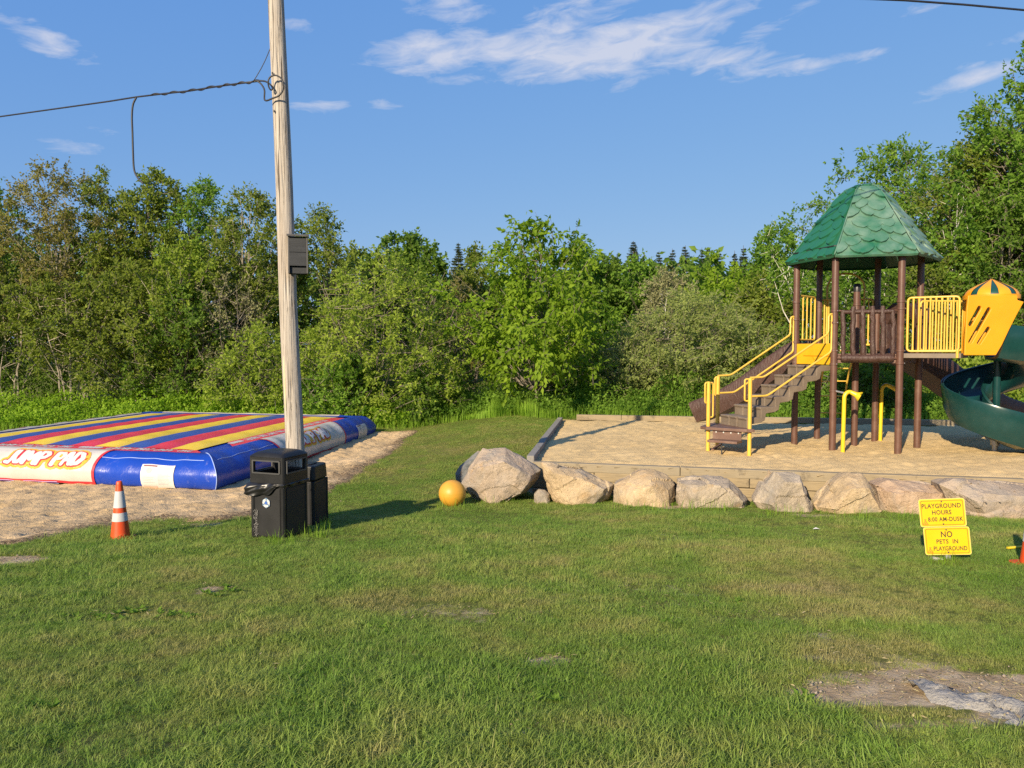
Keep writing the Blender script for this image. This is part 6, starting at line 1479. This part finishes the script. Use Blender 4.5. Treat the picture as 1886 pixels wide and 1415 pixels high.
    def hood_panel(y, parent_holes=True):
        bm = bmesh.new()
        def ring(pts):
            vs = [bm.verts.new((px_ + (.42 if y > 14 else -.05), y, pz_)) for px_, pz_ in pts]; return [bm.edges.new((vs[i], vs[(i + 1) % len(vs)])) for i in range(len(vs))]
        ox = [(7.95, 2.10), (8.50, 2.10), (8.60, 2.28), (8.72, 2.55), (8.84, 2.80), (8.96, 3.03), (8.85, 3.06), (8.84, 3.14), (7.99, 3.14), (7.97, 2.9), (7.96, 2.5)]
        E = ring(ox)
        for (xa, ya, xb, yb, w_) in ((1428, 648, 1386, 728, 9), (1473, 655, 1388, 812, 9), (1473, 748, 1430, 818, 9)):
            a_ = Vector((zx(xa, ya)[0] * yn, zx(xa, ya)[1])); b_ = Vector((zx(xb, yb)[0] * yn, zx(xb, yb)[1])); dv = (b_ - a_).normalized(); n_ = Vector((-dv.y, dv.x)); r_ = w_ * .3817 / F * yn
            pts = [a_ + (n_ * math.cos(t) - dv * math.sin(t)) * r_ for t in np.linspace(0, PI, 7)] + [b_ + (-n_ * math.cos(t) + dv * math.sin(t)) * r_ for t in np.linspace(0, PI, 7)]
            E += ring([(p.x, p.y) for p in pts])
        bmesh.ops.triangle_fill(bm, use_beauty=True, edges=E)
        vs = [(v_.co[:]) for v_ in bm.verts]; bm.verts.index_update(); fs = [tuple(v_.index for v_ in f.verts) for f in bm.faces]; bm.free()
        m = MB(); m.add(vs, fs); o = m.build('hood_panel', MT['yellow_panel'], T); so = o.modifiers.new('thick', 'SOLIDIFY'); so.thickness = .045; so.offset = 0; bv = o.modifiers.new('bevel', 'BEVEL'); bv.width = .01; bv.segments = 2; bv.angle_limit = R(50); return o
    h1 = hood_panel(yn); h2 = hood_panel(yf)
    dc = Vector((8.62, (yn + yf) / 2, 0)); rd = .43
    m = MB(); m.lathe([(rd - .03, 3.10), (rd + .015, 3.10), (rd + .02, 3.17), (rd - .03, 3.175)], Zv(dc, 0), 32, cap=False); m.build('dome_rim', MT['yellow_panel'], T, smooth=50)
    for k in range(16):
        wide = k % 2 == 0; m = MB(); a0 = R(-90 - 14 + k * 22.5 + (0 if wide else 0)); a1 = a0 + R(22.5)
        def f(u, v_, a0=a0, a1=a1, wide=wide):
            t = v_; sp = .30 * (1 - t) if not wide else -.30 * (1 - t)
            aa = a0 + (a1 - a0) * u; ctr_ = (a0 + a1) / 2; wdt = (a1 - a0) * (1.25 if wide else .75); aa = ctr_ + (u - .5) * wdt
            r_ = rd * float(np.interp(t, [0, .2, .4, .6, .8, 1], [1, .965, .85, .61, .31, 0])) + (.008 if wide else 0) * (1 - t); z = 3.14 + .325 * t + (.006 if wide else 0); return Vector((dc.x + r_ * math.cos(aa), dc.y + r_ * math.sin(aa), z))
        m.grid(f, 4, 8); m.build('dome_panel', MT['yellow_panel'] if wide else MT['green_dome'], T, smooth=60, normals=False)
    # green spiral slide
    SC = Vector((9.10, 14.25, 0)); RR = .50
    path = [Vector((8.68, 13.78, 2.09)), Vector((8.85, 13.75, 2.06))]
    for k in range(0, 49):
        ph = -90 + k * 7.5 ; z = 2.03 - .385 * (ph + 90) / 90; path.append(Vector((SC.x + RR * math.cos(R(ph)), SC.y + RR * math.sin(R(ph)), z)))
    lz = path[-1].z; path += [Vector((9.45, 13.74, lz - .06)), Vector((9.9, 13.72, lz - .10)), Vector((10.4, 13.7, lz - .12))]
    secs = [(-.30, .34), (-.335, .36), (-.355, .30), (-.33, .02), (-.22, -.07), (.10, -.09), (.30, -.04), (.375, .12), (.40, .52), (.385, .56), (.355, .54), (.33, .16), (.24, .02), (.08, -.035), (-.18, -.02), (-.27, .06)]
    m = MB(); m.sweep(path, secs); sp = m.build('spiral_slide', MT['green_slide'], T, smooth=50)
    m = MB(); m.tube([p + Vector((0, 0, .55)) + Vector((p.x - SC.x, p.y - SC.y, 0)).normalized() * .385 for p in path[3:50]], .022, 8); m.build('slide_rim', MT['green_slide'], sp, smooth=180)
    m = MB(); m.tube([Zv(SC, .50), Zv(SC, 2.1)], .062, 16); m.build('slide_column', MT['green_slide'], T, smooth=60)
    m = MB(); m.tube([Zv(SC, .40), Zv(SC, .55)], .085, 16); m.tube([Zv(SC, Z0 - .05), Zv(SC, .42)], .055, 16); m.build('column_stub', MT['galv'], T, smooth=60)
    m = MB(); m.beam(Zv(SC, .47), Zv(SC + Vector((.05, -.6, 0)), .47), .06, .05); m.build('slide_bracket', MT['rubber'], T)
    # talk tubes
    def talk(px, py, Y, ztop, rx, L):
        b = at(px, py, Y); m = MB(); r_ = .037; pts = [Vector((b.x, b.y, Z0 - .05)), Vector((b.x + .01, b.y, ztop - .16))]
        for k in range(1, 8): t = k / 8 * PI * .62; pts.append(Vector((b.x + .01 + rx * (1 - math.cos(t)), b.y, ztop - .16 + rx * 1.25 * math.sin(t))))
        e_ = pts[-1]; dv = (pts[-1] - pts[-2]).normalized(); dv = (dv * .2 + Vector((.70, -.42, -.50))).normalized(); rads = [r_] * len(pts)
        for k in range(1, 6): pts.append(e_ + dv * L * k / 5); rads.append(r_ * (1 + .12 * k) if k < 5 else .092)
        pts.append(pts[-1] + dv * .02); rads.append(.098); pts.append(pts[-2] - dv * .06); rads.append(.05)
        m.tube(pts, rads, 14); tb = m.build('talk_tube', MT['lemon'], T, smooth=55)
        return b
    b1 = talk(1552, 833, 14.03, 1.46, .095, .17); m = MB(); m.tube([Zv(P['P1'], 1.43), Vector((b1.x, b1.y, 1.40))], .018, 8); m.build('tube_bracket', MT['galv'], T)
    talk(1621, 812, 15.84, 1.50, .10, .30)
play_tower()

# ================================================================== SMALL THINGS ON THE GROUND
def litter():
    rs = random.Random(12)
    p = ground(1504, 979); m = MB(); m.add([(p.x - .05, p.y, p.z + .03), (p.x, p.y - .03, p.z + .04), (p.x + .05, p.y + .01, p.z + .025), (p.x, p.y + .03, p.z + .045)], [(0, 1, 2, 3)]); tag(m.build('paper_scrap', MT['print_white'], None, p), 'white scrap of paper on the grass below the pointed tan boulder', 'litter')
    # dead leaves and straw on the bare spots, all one loose scatter
    r2 = np.random.default_rng(4); P_ = []
    for (sx, sy, rx, ry, s) in SP:
        n = int(260 * s * math.sqrt(rx * ry) * 1.6); P_.append(np.stack([sx + r2.normal(0, rx * .6, n), sy + r2.normal(0, ry * .6, n)], 1))
    P_ = np.concatenate(P_); n = len(P_); z = zg(P_[:, 0], P_[:, 1]) + r2.uniform(.006, .02, n)
    V, T3 = leaf_arrays(np.stack([P_[:, 0], P_[:, 1], z], 1), np.stack([r2.normal(0, 1, n), r2.normal(0, 1, n), r2.normal(0, .15, n)], 1), np.stack([r2.normal(0, .3, n), r2.normal(0, .3, n), np.ones(n)], 1), r2.uniform(.012, .05, n), r2.uniform(.003, .012, n))
    tag(tri_mesh('dead_leaves', V, T3, PAL['straw'], {'tint': np.repeat(r2.uniform(0, 1, n), 4)}), 'dry leaves and straw on the bare patches', None, None, 'stuff')
    # pebbles on the bare earth and the sand edge
    n = 130; k = r2.choice([0, 1, 2, 3, 9], n); sp = np.array([q[:4] for q in SP]); x = sp[k, 0] + r2.normal(0, 1, n) * sp[k, 2] * .6; y = sp[k, 1] + r2.normal(0, 1, n) * sp[k, 3] * .6
    xe = r2.uniform(-9, -2.6, n); ye = r2.uniform(8.6, 12.3, n); e = np.abs(sdist(xe, ye, sand_poly)) < .7; x = np.concatenate([x, xe[e]]); y = np.concatenate([y, ye[e]]); n = len(x)
    r = r2.uniform(.004, .013, n)[:, None]; o6 = np.array([(1, 0, 0), (0, 1, 0), (-1, 0, 0), (0, -1, 0), (0, 0, .7), (0, 0, -.7)]); V = (np.stack([x, y, zg(x, y) + .012], 1)[:, None, :] + o6[None] * r[:, :, None] * r2.uniform(.6, 1.3, (n, 6, 1))).reshape(-1, 3)
    b6 = np.arange(n)[:, None, None] * 6; T3 = (b6 + np.array([(0, 1, 4), (1, 2, 4), (2, 3, 4), (3, 0, 4), (1, 0, 5), (2, 1, 5), (3, 2, 5), (0, 3, 5)])[None]).reshape(-1, 3)
    tag(tri_mesh('pebbles', V, T3, MT['rock3']), 'small pebbles strewn on the bare earth', None, None, 'stuff')
    # broad-leaved weeds in the turf
    cs = [(200, 1140), (240, 1130), (300, 1135), (350, 1140), (420, 1090), (390, 1100), (130, 1145), (1340, 1110), (1000, 1290), (700, 1160), (1240, 1150), (80, 1300), (1480, 1290), (1400, 895), (1250, 880), (1490, 940), (1120, 880), (1390, 930)]
    P_, A_ = [], []
    for cx_, cy_ in cs:
        for k in range(6):
            g = ground(cx_ + rs.uniform(-25, 25), cy_ + rs.uniform(-8, 8))
            for j in range(7): a = rs.uniform(0, 6.28); P_.append((g.x, g.y, g.z + .005)); A_.append((math.cos(a), math.sin(a), rs.uniform(.25, .8)))
    P_ = np.array(P_); A_ = np.array(A_); n = len(P_); V, T3 = leaf_arrays(P_, A_, np.tile(np.array([0, 0, 1.]), (n, 1)), r2.uniform(.030, .062, n), r2.uniform(.016, .028, n))
    tag(tri_mesh('lawn_weeds', V, T3, PAL['green'], {'tint': np.repeat(r2.uniform(.2, .9, n), 4)}), 'broad-leaved weeds among the mown grass', None, None, 'stuff')
    # taller tufts against the boulders, timbers, bins
    x, y = [], []
    for (px, py, k, sp_) in ((1250, 880, 40, 12), (1400, 905, 60, 14), (1490, 935, 70, 20), (1110, 880, 30, 14), (1000, 905, 20, 10), (520, 1003, 60, 25), (575, 990, 70, 25), (600, 975, 40, 10), (1180, 940, 60, 60), (1300, 940, 90, 50), (1440, 950, 70, 40), (1560, 957, 60, 50), (1680, 960, 60, 50), (900, 925, 60, 50), (1740, 1040, 22, 26), (830, 938, 40, 25), (222, 990, 40, 22), (1330, 885, 40, 60), (1050, 860, 20, 30)):
        for j in range(k): g = ground(px + rs.uniform(-sp_, sp_), py + rs.uniform(-3, 4)); x.append(g.x); y.append(g.y)
    x = np.array(x); y = np.array(y); blades('long_grass', x, y, r2.uniform(.07, .24, len(x)), .0032 + 0 * x, 'tallgrass', 78, .35, 'long grass left standing against boulders and bins')
litter()
